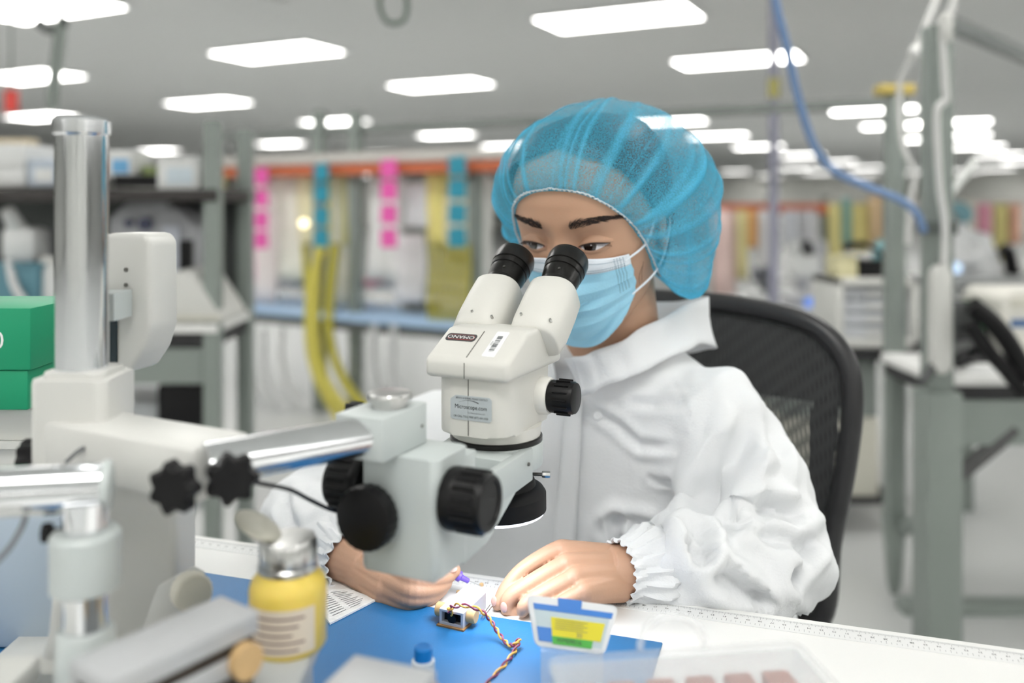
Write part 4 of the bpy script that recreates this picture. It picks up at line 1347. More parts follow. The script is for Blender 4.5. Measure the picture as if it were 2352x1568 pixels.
for s in (-1, 1):
    def ex(t):          # t 0 inner corner, 1 outer corner
        return s * (0.0185 + 0.0285 * t)
    def zup(t):
        return -0.0052 + 0.0052 * math.sin(PI * t ** 0.8) * 0.5 + 0.0022 * t
    def zlo(t):
        return -0.0052 - 0.0040 * math.sin(PI * t ** 1.1) + 0.0022 * t
    N_ = 24
    bm = NB(); loft(bm, [[face(ex(i / N_), zlo(i / N_) + (zup(i / N_) - zlo(i / N_)) * k / 6, 0.0005) for i in range(N_ + 1)] for k in range(7)], cap=False, closed=False)
    eye = obj('eye', bm, sclera, person)
    # iris, clipped by the lids
    ic = 0.40 if s > 0 else 0.52
    bm = NB(); rows = []
    for i in range(13):
        t = ic - 0.21 + 0.42 * i / 12
        hw = 0.0063 * math.sqrt(max(0, 1 - ((t - ic) / 0.212) ** 2))
        c0 = -0.0040
        a, b = max(zlo(t), c0 - hw), min(zup(t), c0 + hw)
        b = max(b, a)
        rows.append([face(ex(t), a + (b - a) * k / 5, 0.0010) for k in range(6)])
    loft(bm, rows, cap=False, closed=False); obj('iris', bm, iris_m, eye)
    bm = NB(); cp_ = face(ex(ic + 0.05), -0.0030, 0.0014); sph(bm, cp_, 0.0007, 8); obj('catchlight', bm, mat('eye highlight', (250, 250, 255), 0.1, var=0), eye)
    # upper lid
    bm = NB(); rows = []
    for k, (h, of) in enumerate(((0.0, 0.0014), (0.0012, 0.0022), (0.0035, 0.0022), (0.0058, 0.0016), (0.0075, 0.0007), (0.0085, -0.0006))):
        rows.append([face(ex(-0.06 + 1.16 * i / N_), zup(min(1, max(0, -0.06 + 1.16 * i / N_))) + h * (0.45 + 0.55 * math.sin(PI * min(1, max(0, i / N_)))), of * (0.15 + 0.85 * math.sin(PI * i / N_) ** 0.6)) for i in range(N_ + 1)])
    rows.insert(0, [face(ex(-0.06 + 1.16 * i / N_), zup(min(1, max(0, -0.06 + 1.16 * i / N_))) + 0.0002, -0.001) for i in range(N_ + 1)])
    loft(bm, rows, cap=False, closed=False); obj('upper_eyelid', bm, skin, person, smooth=180)
    bm = NB(); rows = []
    for h, of in ((0.0003, -0.001), (0.0, 0.0011), (-0.0012, 0.0013), (-0.003, 0.0007), (-0.0045, -0.0006)):
        rows.append([face(ex(-0.04 + 1.08 * i / N_), zlo(min(1, max(0, -0.04 + 1.08 * i / N_))) + h, of) for i in range(N_ + 1)])
    loft(bm, rows, cap=False, closed=False); obj('lower_eyelid', bm, skin, person, smooth=180)
    bm = NB(); tube(bm, [face(ex(i / N_), zup(i / N_) + 0.0001, 0.0017) for i in range(N_ + 1)], [0.0003 + 0.00065 * math.sin(PI * min(1, i / N_ * 0.9 + 0.1)) for i in range(N_ + 1)], 6)
    for i in range(34):
        t = 0.12 + 0.86 * i / 33
        p = face(ex(t), zup(t), 0.0019)
        dv_ = (HM.to_3x3() @ V((s * (0.15 + 0.9 * (t - 0.35)), 0.75, -0.55 + 0.25 * random.random()))).normalized()
        L_ = 0.0035 + 0.003 * t
        tube(bm, [p, p + dv_ * L_ * 0.55 + V((0, 0, -0.0004)), p + dv_ * L_ + V((0, 0, 0.0006))], [0.00022, 0.00018, 0.00005], 4)
    for i in range(16):
        t = 0.25 + 0.7 * i / 15
        p = face(ex(t), zlo(t), 0.0012)
        dv_ = (HM.to_3x3() @ V((s * (0.3 + 0.7 * (t - 0.3)), 0.5, -0.8))).normalized()
        tube(bm, [p, p + dv_ * 0.0026], [0.00014, 0.00004], 4)
    obj('eyelashes', bm, lash_m, person)
    bm = NB(); p = face(ex(0.03), -0.0050, 0.0010); sph(bm, p, (0.0018, 0.0008, 0.0012), 8, HM); obj('tear_duct', bm, inner_m, eye)
    # eyebrow of single hairs
    bm = NB(); rnd = random.Random(5 + s)
    for i in range(330):
        t = rnd.random()
        x = 0.0145 + 0.047 * t
        zc = 0.0178 + 0.0062 * math.sin(PI * min(1, t * 0.78)) - 0.004 * max(0, t - 0.7)
        hwid = 0.0042 * (1 - 0.75 * t ** 1.5) * min(1, 0.55 + t * 2)
        z = zc + hwid * rnd.uniform(-1, 1)
        if x > 0.060:
            continue
        ang = math.radians(78 - 72 * min(1, t * 1.6) + rnd.uniform(-14, 14))
        if z > zc and t > 0.2:
            ang -= math.radians(22)
        L_ = rnd.uniform(0.0045, 0.0075)
        pts = []
        for k in range(4):
            q = k / 3
            pts.append(face(s * min(0.066, x + math.cos(ang - 0.35 * q) * L_ * q), z + math.sin(ang - 0.35 * q) * L_ * q, 0.0003 + 0.0009 * math.sin(PI * q)))
        tube(bm, pts, [0.0002, 0.0002, 0.00015, 0.00004], 4)
    obj('eyebrow', bm, lash_m, person)

# fingernails on the tips that face the lens
nail_m = mat('pale pink nail', (224, 178, 162), 0.25, var=0)
for (c, d, nrm) in ((S(1040, 1309, 0.797), V((0.9, -0.1, 0.1)), V((0, -0.75, 0.65))), (S(1141, 1379, 0.768), V((-0.4, -0.3, -0.8)), V((-0.7, -0.7, 0.2))), (S(1162, 1392, 0.7605), V((0.1, -0.3, -0.9)), V((-0.5, -0.85, 0.15)))):
    z_ = nrm.normalized(); x_ = (d - z_ * d.dot(z_)).normalized(); y_ = z_.cross(x_)
    bm = NB(); sph(bm, c + z_ * 0.0036, (0.0044, 0.0034, 0.0010), 14, frame((0, 0, 0), x_, y_, z_)); obj('fingernail', bm, nail_m, person)

# ------------------------------------------------------------------ hair
bm = NB()
rows = []
for z in [-0.062 + 0.168 * k / 110 for k in range(111)]:
    row = []
    for i in range(240):
        a = 2 * PI * i / 240
        aa = abs(((a + PI) % (2 * PI)) - PI)
        lim = float(np.interp(z, [-0.075, -0.05, 0.0, 0.035, 0.062, 0.076, 0.09], [2.0, 1.9, 1.60, 1.30, 1.0, 0.72, 0.0]))
        off = 0.003 + 0.010 * min(1, aa / PI)
        if aa < lim:
            off = -0.006
        row.append(HM @ (headpt(a, z, off) + V((0, 0, 0.004 * min(1, max(0, (z - 0.03) / 0.08))))))
    rows.append(row)
loft(bm, rows)
obj('hair', bm, hair_m, person, smooth=180)
bm = NB()
treeS = BVHTree.FromPolygons([v.co.copy() for v in person.data.vertices], [tuple(q.vertices) for q in person.data.polygons])
for k, (pp) in enumerate((((1476, 610), (1468, 635), (1470, 655)), ((1478, 600), (1474, 630), (1476, 660)))):
    hs_ = [hit(treeS, x, y)[0] for x, y in pp]
    if None in hs_:
        continue
    tube(bm, spline([q + (CO - q).normalized() * 0.001 for q in hs_], 6), 0.00015, 5)
obj('loose_strands', bm, hair_m, person)
# ------------------------------------------------------------------ face mask
mask_b = mat('light blue mask fabric', (158, 212, 236), 0.8, var=0.03, vscale=60, bump=0.08, bscale=500, sss=0.05)
mask_w = mat('white mask band', (226, 234, 242), 0.8, var=0.02, bump=0.08, bscale=500)
YC = np.array([(-0.014, 0.095), (-0.03, 0.103), (-0.045, 0.108), (-0.06, 0.107), (-0.08, 0.104), (-0.095, 0.1005), (-0.11, 0.094), (-0.12, 0.083), (-0.127, 0.066)])


def masky(x, z):
    yc = float(np.interp(z, YC[:, 0], YC[:, 1]))
    tent = yc * max(0.0, 1 - (abs(x) / 0.082) ** 2.1) ** 0.55
    fy = facey(x, max(z, -0.112)) + 0.0035 if abs(x) < lev(max(z, -0.112))[0] * 0.98 else 0.0
    t = min(1, max(0, (abs(x) - 0.034) / 0.03)); t = t * t * (3 - 2 * t)
    return max(fy, tent * (1 - t) + max(fy, tent - 0.008) * t)


def mz(u, v):
    """v 0 top .. 1 bottom; the bottom is narrower"""
    x = u * (0.0600 - 0.008 * max(0, v - 0.25) - 0.030 * max(0, v - 0.62) ** 1.2)
    z = -0.0145 - 0.004 * abs(u) ** 2 - (0.104 - 0.030 * abs(u) ** 2.2) * v
    return x, z


def mpt(u, v, off=0.0):
    x, z = mz(u, v)
    pl = 0.0
    for c in (0.36, 0.55, 0.72):
        d = v - c
        if -0.1 < d < 0:
            pl += 0.0048 * (1 + d / 0.1)
    pl *= 1 - 0.6 * abs(u) ** 3
    return HM @ V((x, masky(x, z) + off + pl + 0.0007 * math.sin(9 * u + 30 * v), z))


VB = 0.155
mk = thing('face_mask', None, None, HC) if False else None
rows = [[mpt(-1 + 2 * i / 60, VB + (1 - VB) * k / 100) for i in range(61)] for k in range(101)]
bm = NB(); loft(bm, rows, cap=False, closed=False)
mask = obj('face_mask', bm, mask_b, person, smooth=180)
s_ = mask.modifiers.new('s', 'SOLIDIFY'); s_.thickness = 0.0008
rows = [[mpt(-1 + 2 * i / 60, VB * k / 8, 0.0004) for i in range(61)] for k in range(9)]
bm = NB(); loft(bm, rows, cap=False, closed=False)
o = obj('mask_band', bm, mask_w, mask, smooth=180); s_ = o.modifiers.new('s', 'SOLIDIFY'); s_.thickness = 0.0008
bm = NB()
for v in (0.045, 0.115, 0.138):
    for i in range(86):
        u = -0.96 + 1.92 * i / 86
        bm.faces.new([bm.verts.new(p) for p in (mpt(u, v, 0.0021), mpt(u + 0.012, v, 0.0021), mpt(u + 0.012, v + 0.008, 0.0021), mpt(u, v + 0.008, 0.0021))])
for r in range(22):
    for c in range(4):
        v = 0.02 + 0.022 * r; u = 0.84 + 0.032 * c
        bm.faces.new([bm.verts.new(p) for p in (mpt(u, v, 0.0022), mpt(u + 0.014, v, 0.0022), mpt(u + 0.014, v + 0.008, 0.0022), mpt(u, v + 0.008, 0.0022))])
obj('stitching', bm, mat('blue grey stitches', (96, 136, 156), 0.8, var=0), mask, smooth=0, fix=False)
for s in (-1, 1):
    e0 = HM @ V((s * 0.0765, -0.004, 0.018)); e1 = HM @ V((s * 0.0765, -0.006, -0.034))
    bm = NB(); m0_ = mpt(s * 0.985, 0.07, 0.001); m1_ = mpt(s * 0.97, 0.62, 0.001)
    mid0 = HM @ V((s * 0.0725, 0.030, -0.012)); mid1 = HM @ V((s * 0.0725, 0.022, -0.050))
    tube(bm, spline([mpt(s * 0.95, 0.085, 0.001), m0_, mid0, e0, HM @ V((s * 0.079, -0.02, -0.004)), e1, mid1, m1_], 6), 0.0012, 8); obj('ear_loop', bm, mask_w, mask)

# ------------------------------------------------------------------ bouffant bonnet
bon = bpy.data.materials.new('sheer blue nonwoven'); bon.use_nodes = True
nt = bon.node_tree; nt.nodes.clear()
out = nt.nodes.new('ShaderNodeOutputMaterial')
tc = nt.nodes.new('ShaderNodeTexCoord')
n1 = nt.nodes.new('ShaderNodeTexNoise'); n1.inputs['Scale'].default_value = 950; n1.inputs['Detail'].default_value = 3
n2 = nt.nodes.new('ShaderNodeTexNoise'); n2.inputs['Scale'].default_value = 18; n2.inputs['Detail'].default_value = 3
nt.links.new(tc.outputs['Object'], n1.inputs['Vector']); nt.links.new(tc.outputs['Object'], n2.inputs['Vector'])
r1 = nt.nodes.new('ShaderNodeMapRange'); r1.inputs['From Min'].default_value = 0.34; r1.inputs['From Max'].default_value = 0.66; r1.inputs['To Min'].default_value = -0.14; r1.inputs['To Max'].default_value = 0.30
ga = nt.nodes.new('ShaderNodeAttribute'); ga.attribute_name = 'gather'
nt.links.new(n1.outputs['Fac'], r1.inputs['Value'])
ad = nt.nodes.new('ShaderNodeMath'); ad.operation = 'MULTIPLY_ADD'; ad.inputs[1].default_value = 0.85; ad.inputs[2].default_value = 0.06
nt.links.new(ga.outputs['Fac'], ad.inputs[0])
sm_ = nt.nodes.new('ShaderNodeMath'); sm_.operation = 'ADD'; sm_.use_clamp = True
nt.links.new(r1.outputs['Result'], sm_.inputs[0]); nt.links.new(ad.outputs[0], sm_.inputs[1])
df = nt.nodes.new('ShaderNodeBsdfDiffuse'); df.inputs['Color'].default_value = lin((92, 200, 238))
tl = nt.nodes.new('ShaderNodeBsdfTranslucent'); tl.inputs['Color'].default_value = lin((110, 212, 246))
gl = nt.nodes.new('ShaderNodeBsdfGlossy'); gl.inputs['Roughness'].default_value = 0.45
mx = nt.nodes.new('ShaderNodeMixShader'); mx.inputs[0].default_value = 0.4
nt.links.new(df.outputs[0], mx.inputs[1]); nt.links.new(tl.outputs[0], mx.inputs[2])
mg = nt.nodes.new('ShaderNodeMixShader'); mg.inputs[0].default_value = 0.02
nt.links.new(mx.outputs[0], mg.inputs[1]); nt.links.new(gl.outputs[0], mg.inputs[2])
tr = nt.nodes.new('ShaderNodeBsdfTransparent')
m2 = nt.nodes.new('ShaderNodeMixShader')
nt.links.new(sm_.outputs[0], m2.inputs[0]); nt.links.new(tr.outputs[0], m2.inputs[1]); nt.links.new(mg.outputs[0], m2.inputs[2])
nt.links.new(m2.outputs[0], out.inputs[0])

half = [(0.0, None, 0.056), (0.030, None, 0.050), (0.050, None, 0.035), (0.0625, None, 0.014), (0.0690, None, -0.008), (0.0705, 0.022, -0.030), (0.0700, 0.006, -0.052), (0.060, -0.03, -0.072), (0.034, -0.066, -0.082), (0.0, -0.078, -0.085)]
rim = []
for x, y, z in half:
    if y is None:
        y = facey(x, z) if x < 0.068 else 0.036
    rim.append(V((x, y, z)) + V((x * 0.03, 0.003, 0.002)))
loop = spline(rim, 12)
loop = loop + [V((-p.x, p.y, p.z)) for p in loop[-2:0:-1]]
NS = 420
# resample the rim by arc length
L_ = [0.0]
lp2 = loop + [loop[0]]
for a, b in zip(lp2[:-1], lp2[1:]):
    L_.append(L_[-1] + (b - a).length)
RP = []
for i in range(NS):
    t = L_[-1] * i / NS
    k = max(0, min(len(L_) - 2, int(np.searchsorted(L_, t, 'right')) - 1))
    f = (t - L_[k]) / max(1e-9, L_[k + 1] - L_[k])
    RP.append(lp2[k].lerp(lp2[k + 1], f))
BC_ = V((0.004, -0.028, 0.017))
AX = V((0, -0.93, 0.36)).normalized()
RX, RY, RZ = 0.125, 0.126, 0.104
NR_ = 100
rnd = random.Random(21)
FOLD = []
for _ in range(74):
    FOLD.append((rnd.uniform(0, 2 * PI), rnd.uniform(0.008, 0.032), rnd.uniform(0.15, 0.62), rnd.uniform(0.0016, 0.0050), rnd.uniform(-0.35, 0.35)))
rows = []; dens = []
HCN = V((0, -0.004, 0.01))


def head_r(d):
    """distance from the head centre to the skull along d"""
    lo, hi = 0.04, 0.16
    for _ in range(11):
        m = (lo + hi) / 2
        q = HCN + d * m
        ins = False
        if -0.113 < q.z < 0.106:
            X, Yf, Yb = lev(q.z)
            ins = (abs(q.x) / X) ** NE + (abs(q.y) / (Yf if q.y > 0 else Yb)) ** NE < 1
        if ins:
            lo = m
        else:
            hi = m
    return lo

for k in range(NR_ + 1):
    s = k / NR_
    row = []
    for i in range(NS):
        rp = RP[i]
        ps = 2 * PI * i / NS
        rel = rp - BC_
        ph1 = math.acos(max(-1, min(1, rel.normalized().dot(AX))))
        lat = (rel - AX * rel.dot(AX)).normalized()
        ph = ph1 * s
        d = AX * math.cos(ph) + lat * math.sin(ph)
        R = 1 / math.sqrt((d.x / RX) ** 2 + (d.y / RY) ** 2 + (d.z / RZ) ** 2)
        big = math.sin(ps * 3 + 1.0) * 0.012 + math.sin(ps * 5 + 0.4) * 0.010 + math.sin(ps * 2 + 2 * s) * 0.01 + 0.012 * math.sin(ps * 9 + 5 * s)
        sag = max(0.0, -d.z - 0.15) * (1.15 if d.x > 0 else 0.8) * min(1, abs(d.x) * 1.8)
        R *= 1 + big * math.sin(PI * min(1, s * 0.9)) + 0.10 * sag
        dz_ = max(0.0, min(1.0, (0.25 - d.z) / 0.9))
        p = BC_ + d * R + V((0, 0, -0.050 * dz_ * dz_ * min(1, abs(d.x) * 1.5) * (1.0 if d.x > 0 else 0.7)))
        f = 0.0
        fd = 0.0
        for (pj, wj, sj, hj, tw) in FOLD:
            if s < sj:
                continue
            da = (ps - pj - tw * (1 - s) + PI) % (2 * PI) - PI
            wv = wj * (1.5 - 0.7 * s)
            if abs(da) > 3 * wv:
                continue
            g = math.exp(-(da / wv) ** 2) * min(1, (s - sj) / 0.2)
            f += hj * g
            fd += g * hj / 0.004
        f += 0.0006 * math.sin(150 * ps) * max(0, (s - 0.8) / 0.2) - 0.0015
        prof = (1 - 0.45 * max(0, (s - 0.88) / 0.12))
        p += d * f * prof * 0.85
        q = min(1, max(0, (s - 0.66) / 0.34)); q = q * q * (3 - 2 * q)
        q = q ** 1.35
        p = p.lerp(rp + d * f * 0.3, q)
        hv = p - HCN
        hl_ = hv.length
        if 0.3 < s and hl_ < 0.14:
            need = head_r(hv / hl_) * (1 + 0.13 * (1 - s ** 5)) + 0.003 + max(0, f) * (1 - s) * 1.5
            if hl_ < need:
                p = HCN + hv * (need / hl_)
        row.append(HM @ p)
        if k:
            dens.append(max(0.0, min(1.0, 0.27 + 0.38 * min(1.4, fd) + 0.34 * s ** 6 + 0.35 * sag + 0.07 * math.sin(7 * ps + 9 * s))))
    rows.append(row)
bm = NB(); loft(bm, rows[1:], cap=True)
bonnet = obj('bouffant_bonnet', bm, bon, person, smooth=180)
at = bonnet.data.attributes.new('gather', 'FLOAT', 'POINT')      # how densely the sheet is gathered into pleats
at.data.foreach_set('value', dens)
bm = NB(); tube(bm, [HM @ (p + V((0, 0.0006, 0)) + V((0.0007 * math.sin(i * 2.1), 0, 0.0009 * math.sin(i * 1.7)))) for i, p in enumerate(RP + RP[:1])], 0.0011, 6, cap=False)
obj('elastic_band', bm, mat('pale elastic', (206, 218, 224), 0.7), bonnet)

# dispensing needle held in the left-of-picture hand
pur = mat('violet plastic hub', (120, 96, 214), 0.4, var=0)
nd = thing('dispensing_needle', 'violet dispensing needle held between thumb and finger at the lens', 'needle', S(1060, 1322, 0.80))
n_a, n_b, n_c = S(1030, 1310, 0.803), S(1076, 1334, 0.803), S(1104, 1345, 0.803)
bm = NB(); lathe(bm, [(0.0035, 0), (0.0048, 0.004), (0.0048, 0.0125), (0.0028, 0.0135), (0.0022, 0.021), (0.001, 0.0215)], axisframe(n_a, n_b - n_a), 18); obj('needle_hub', bm, pur, nd)
bm = NB(); cyl(bm, n_b - (n_b - n_a).normalized() * 0.001, n_c, 0.0005, 0.0004, 8); obj('needle_shaft', bm, silver, nd)
bm = NB(); cyl(bm, S(1036, 1313, 0.803), S(930, 1290, 0.80), 0.0045, seg=16); obj('barrel', bm, clear_pl, nd)
# ------------------------------------------------------------------ the room behind, out of focus but built
RD = math.radians(-27)
dark_gap = mat('dark shelf board', (52, 48, 46), 0.6)
black_edge = mat('black bench edge', (34, 34, 36), 0.5)
grey_panel = mat('grey cabinet panel', (140, 147, 143), 0.5)
cream_m = mat('cream panel', (204, 202, 190), 0.6)
lt_blue = mat('pale blue worktop', (168, 196, 226), 0.45)
olive = mat('olive yellow hose', (178, 170, 62), 0.5)
yellow_h = mat('yellow hose', (206, 196, 92), 0.45)
pale_h = mat('pale grey hose', (196, 198, 198), 0.5)
orange = mat('orange steel beam', (196, 104, 66), 0.5)
pink = mat('pink card', (226, 92, 172), 0.6)
teal = mat('teal card', (40, 142, 166), 0.6)


def carton(name, label, cat, x0, y0, x1, y1, z, d, m, rot=0.0, lid=0.18, sticker=None, group=None):
    a, b = S(x0, y1, z), S(x1, y0, z)
    wdt, h = b.x - a.x, b.z - a.z
    t = thing(name, label, cat, ((a.x + b.x) / 2, z + d / 2, a.z), rot, group)
    bv = min(wdt, h, d) * 0.05
    bm = NB(); box(bm, (0, 0, h * (1 - lid) / 2), (wdt * 0.97, d * 0.97, h * (1 - lid)), None, bv); obj('body', bm, m, t, local=True)
    bm = NB(); box(bm, (0, 0, h * (1 - lid / 2)), (wdt, d, h * lid), None, bv); obj('lid', bm, m, t, local=True)
    if sticker:
        bm = NB(); box(bm, (wdt * 0.05, -d * 0.486, h * 0.42), (wdt * 0.6, 0.004, h * 0.5)); obj('label_sheet', bm, sticker, t, local=True)
    return t


def cards(px, y_list, z, m, col, where):
    for i, y in enumerate(y_list):
        c = S(px, y, z)
        bm = NB(); box(bm, (0, 0, 0), (0.098, 0.003, 0.092), None, 0.001)
        box(bm, (0, 0.003, 0.045), (0.012, 0.004, 0.016))
        o = obj('hanging_card', bm, m, smooth=0)
        o.location = c; o.rotation_euler = (0, 0.05 * ((i * 7) % 3 - 1), RD)
        tag(o, '%s %s card from the top in the strip %s' % (('first', 'second', 'third', 'fourth')[i], col, where), 'card', 'coloured cards on the rack')


# -- left bench with upper shelf (front edge about 2.4 m away)
LZ = 2.45
wb_ = thing('storage_bench', 'grey steel bench with a dark upper shelf of boxes at left', 'workbench', (S(250, 470, LZ).x, LZ + 0.35, 0))
xa, xb = S(-260, 0, LZ).x, S(498, 0, LZ).x
zt_ = S(0, 745, LZ).z; zs_ = S(0, 432, LZ).z
bm = NB(); box(bm, ((xa + xb) / 2, LZ + 0.18, zt_ - 0.012), (xb - xa, 0.36, 0.025), None, 0.004); obj('worktop', bm, white_lam, wb_)
bm = NB(); box(bm, ((xa + xb) / 2, LZ + 0.18, zt_ - 0.045), (xb - xa - 0.02, 0.34, 0.04)); obj('worktop_edge', bm, black_edge, wb_)
bm = NB(); box(bm, ((xa + xb) / 2, LZ + 0.19, zs_ - 0.02), (xb - xa, 0.38, 0.035), None, 0.003); obj('upper_shelf', bm, dark_gap, wb_)
for x in (xa + 0.03, xb - 0.02):
    for y in (LZ + 0.03, LZ + 0.33):
        bm = NB(); box(bm, (x, y, 0.68), (0.045, 0.045, 1.36), None, 0.004); obj('post', bm, frame_grey, wb_)
bm = NB(); box(bm, ((xa + xb) / 2, LZ + 0.37, (zt_ + zs_) / 2), (xb - xa - 0.1, 0.02, zs_ - zt_ - 0.06)); obj('back_panel', bm, mat('dark grey back panel', (92, 96, 95), 0.6), wb_)
bm = NB(); box(bm, ((xa + xb) / 2, LZ + 0.03, zt_ - 0.12), (xb - xa - 0.09, 0.03, 0.1)); obj('apron', bm, frame_grey, wb_)
for k in range(3):
    bm = NB(); box(bm, (S(270, 0, LZ + .1).x, LZ + 0.22, zt_ - 0.30 - k * 0.13), (0.36, 0.28, 0.115), None, 0.005); dr = obj('drawer', bm, mat('light grey drawer', (168, 172, 174), 0.5), wb_)
    bm = NB(); box(bm, (S(270, 0, LZ + .1).x, LZ + 0.075, zt_ - 0.28 - k * 0.13), (0.12, 0.02, 0.015), None, 0.004); obj('handle', bm, dark_steel, dr)
SZ = LZ + 0.05
kraft = mat('cream carton board', (214, 200, 172), 0.7)
whc = mat('white carton board', (220, 221, 220), 0.6)
carton('carton', 'cream carton on the dark shelf at the left edge', 'carton', -70, 330, 58, 428, SZ, 0.25, whc, 0, 0.55)
carton('carton', 'tan carton behind the cream one at the left edge of the shelf', 'carton', -90, 318, 66, 400, SZ + 0.27, 0.06, kraft)
carton('carton', 'pale blue carton beside the chrome pillar on the shelf', 'carton', 62, 366, 132, 428, SZ, 0.2, mat('pale blue board', (192, 202, 214), 0.6), 0, 0.2, whc)
carton('green_pack', 'slim green pack half hidden by the chrome pillar', 'pack', 116, 366, 150, 420, SZ + 0.22, 0.1, green_m)
carton('supply_pack', 'white and blue supply pack right of the chrome pillar on the shelf', 'pack', 240, 345, 305, 408, SZ, 0.15, whc, 0, 0.35, mat('sky blue label', (110, 170, 214), 0.6))
carton('black_tray', 'low black tray on the shelf under the yellow cup', 'tray', 258, 402, 360, 428, SZ - 0.02, 0.22, black_pl, 0, 0.25)
yc = S(289, 402, SZ + 0.05)
bm = NB(); lathe(bm, [(0.016, 0), (0.021, 0.03), (0.019, 0.03), (0.015, 0.004)], Matrix.Translation(yc), 24); tag(obj('yellow_cup', bm, mat('lime yellow plastic', (214, 208, 60), 0.5)), 'lime yellow cup standing in the black tray', 'cup')
carton('green_pack', 'olive green pack standing in the black tray', 'pack', 325, 380, 356, 404, SZ + 0.04, 0.06, mat('olive pack', (150, 164, 110), 0.6))
carton('carton', 'white carton with a pale blue sheet at the right end of the shelf', 'carton', 358, 360, 456, 436, SZ - 0.03, 0.2, whc, 0, 0.14, mat('pale sheet', (196, 208, 216), 0.6))
gy = mat('grey instrument enamel', (172, 173, 177), 0.5)
mt = thing('grey_instrument', 'domed grey instrument with two dark dials on the left bench', 'instrument', S(340, 742, LZ + 0.14))
bm = NB(); prism(bm, [(S(x, y, LZ + 0.14).x, S(x, y, LZ + 0.14).z) for x, y in ((248, 742), (248, 500), (290, 462), (370, 455), (410, 480), (446, 520), (446, 742))], frame((0, LZ + 0.14, 0), (1, 0, 0), (0, 0, 1), (0, -1, 0)), -0.18, 0.012, 3); obj('housing', bm, gy, mt)
for x, y, r in ((300, 512, 0.012), (338, 514, 0.02)):
    p = S(x, y, LZ + 0.14); bm = NB(); cyl(bm, p, p + V((0, -0.02, 0)), r, seg=20); obj('dial', bm, mat('navy dial', (62, 66, 92), 0.4), mt)
bm = NB(); box(bm, S(428, 590, LZ + 0.13), (0.036, 0.02, 0.10)); obj('dark_slot', bm, black_pl, mt)
bm = NB(); box(bm, S(394, 580, LZ + 0.13), (0.05, 0.02, 0.16), None, 0.004); obj('pale_panel', bm, mat('lilac grey panel', (190, 194, 204), 0.5), mt)
cv = thing('dust_cover', 'white sloping dust cover on the end of the left bench', 'cover', S(440, 742, LZ))
bm = NB(); prism(bm, [(S(x, y, LZ).x, S(x, y, LZ).z) for x, y in ((366, 744), (366, 640), (400, 622), (442, 622), (510, 728), (510, 744))], frame((0, LZ + 0.005, 0), (1, 0, 0), (0, 0, 1), (0, -1, 0)), -0.22, 0.01, 3); obj('cover_shell', bm, mat('off white cover', (206, 206, 202), 0.55), cv)
bm = NB(); box(bm, S(438, 730, LZ - 0.004), (0.165, 0.012, 0.012)); obj('base_strip', bm, cream_m, cv)
ms = thing('bench_microscope', 'pale microscope on the left bench beside the chrome pillar', 'microscope', S(50, 742, LZ + 0.1))
bm = NB(); box(bm, S(60, 700, LZ + 0.1), (0.14, 0.16, 0.03), None, 0.008); box(bm, S(98, 610, LZ + 0.18), (0.04, 0.05, 0.22), None, 0.01); obj('stand', bm, gy, ms)
bm = NB(); box(bm, S(60, 560, LZ + 0.12), (0.10, 0.10, 0.10), None, 0.02); obj('head', bm, whc, ms)
bm = NB(); cyl(bm, S(50, 540, LZ + 0.12), S(18, 485, LZ + 0.05), 0.028, 0.02); obj('eyepiece_tube', bm, whc, ms)
bm = NB(); cyl(bm, S(58, 590, LZ + 0.1), S(58, 640, LZ + 0.1), 0.024, 0.018); obj('objective', bm, gy, ms)
tb_m = mat('teal bin plastic', (88, 132, 146), 0.5)
bn = thing('teal_bin', 'teal plastic bin on the left bench at the picture edge', 'bin', S(40, 742, LZ))
bm = NB(); box(bm, S(38, 650, LZ + 0.02), (0.17, 0.10, 0.10), None, 0.01); obj('bin_body', bm, tb_m, bn)
bm = NB(); box(bm, S(38, 608, LZ + 0.02), (0.18, 0.11, 0.012), None, 0.004); obj('bin_rim', bm, tb_m, bn)
bm = NB(); box(bm, S(38, 715, LZ + 0.02), (0.16, 0.10, 0.065), None, 0.01); obj('bin_foot', bm, whc, bn)
bm = NB(); tube(bm, spline([S(20, 600, LZ - 0.02), S(35, 660, LZ - 0.05), S(75, 715, LZ - 0.05), S(110, 738, LZ - 0.02)], 6), 0.012, 10); tag(obj('pale_tube', bm, pale_h), 'pale grey tube curving down over the teal bin', 'tube')
ca = thing('white_canister', 'white canister on the left bench beside the chrome pillar', 'canister', S(112, 742, LZ))
bm = NB(); lathe(bm, [(0.028, 0), (0.03, 0.006), (0.03, 0.15), (0.02, 0.165)], Matrix.Translation(S(112, 742, LZ + 0.03)), 24); obj('canister_body', bm, whc, ca)
bm = NB(); lathe(bm, [(0.022, 0.162), (0.022, 0.185), (0.015, 0.19)], Matrix.Translation(S(112, 742, LZ + 0.03)), 24); obj('canister_cap', bm, white_pl, ca)
bm = NB(); lathe(bm, [(0.05, 0), (0.05, 0.09), (0.03, 0.1)], Matrix.Translation(S(430, 880, LZ + 0.1)), 20); box(bm, S(430, 930, LZ + 0.1), (0.14, 0.1, 0.14), None, 0.01); tag(obj('waste_bin', bm, black_pl), 'black bin under the left bench', 'bin')

# -- hanging rack in the middle
RA, RB = S(540, 396, 5.0), S(1140, 372, 4.15)
RA.z = RB.z = 1.305
rd = (RB - RA).normalized(); ran = math.atan2(rd.y, rd.x)


def RK(px, y, back=0.0):
    """point on the rack plane under a picture column"""
    k = (px - CX) / F
    t = (k * RA.y - RA.x) / (rd.x - k * rd.y)
    q = RA + rd * t
    return S(px, y, q.y + back)


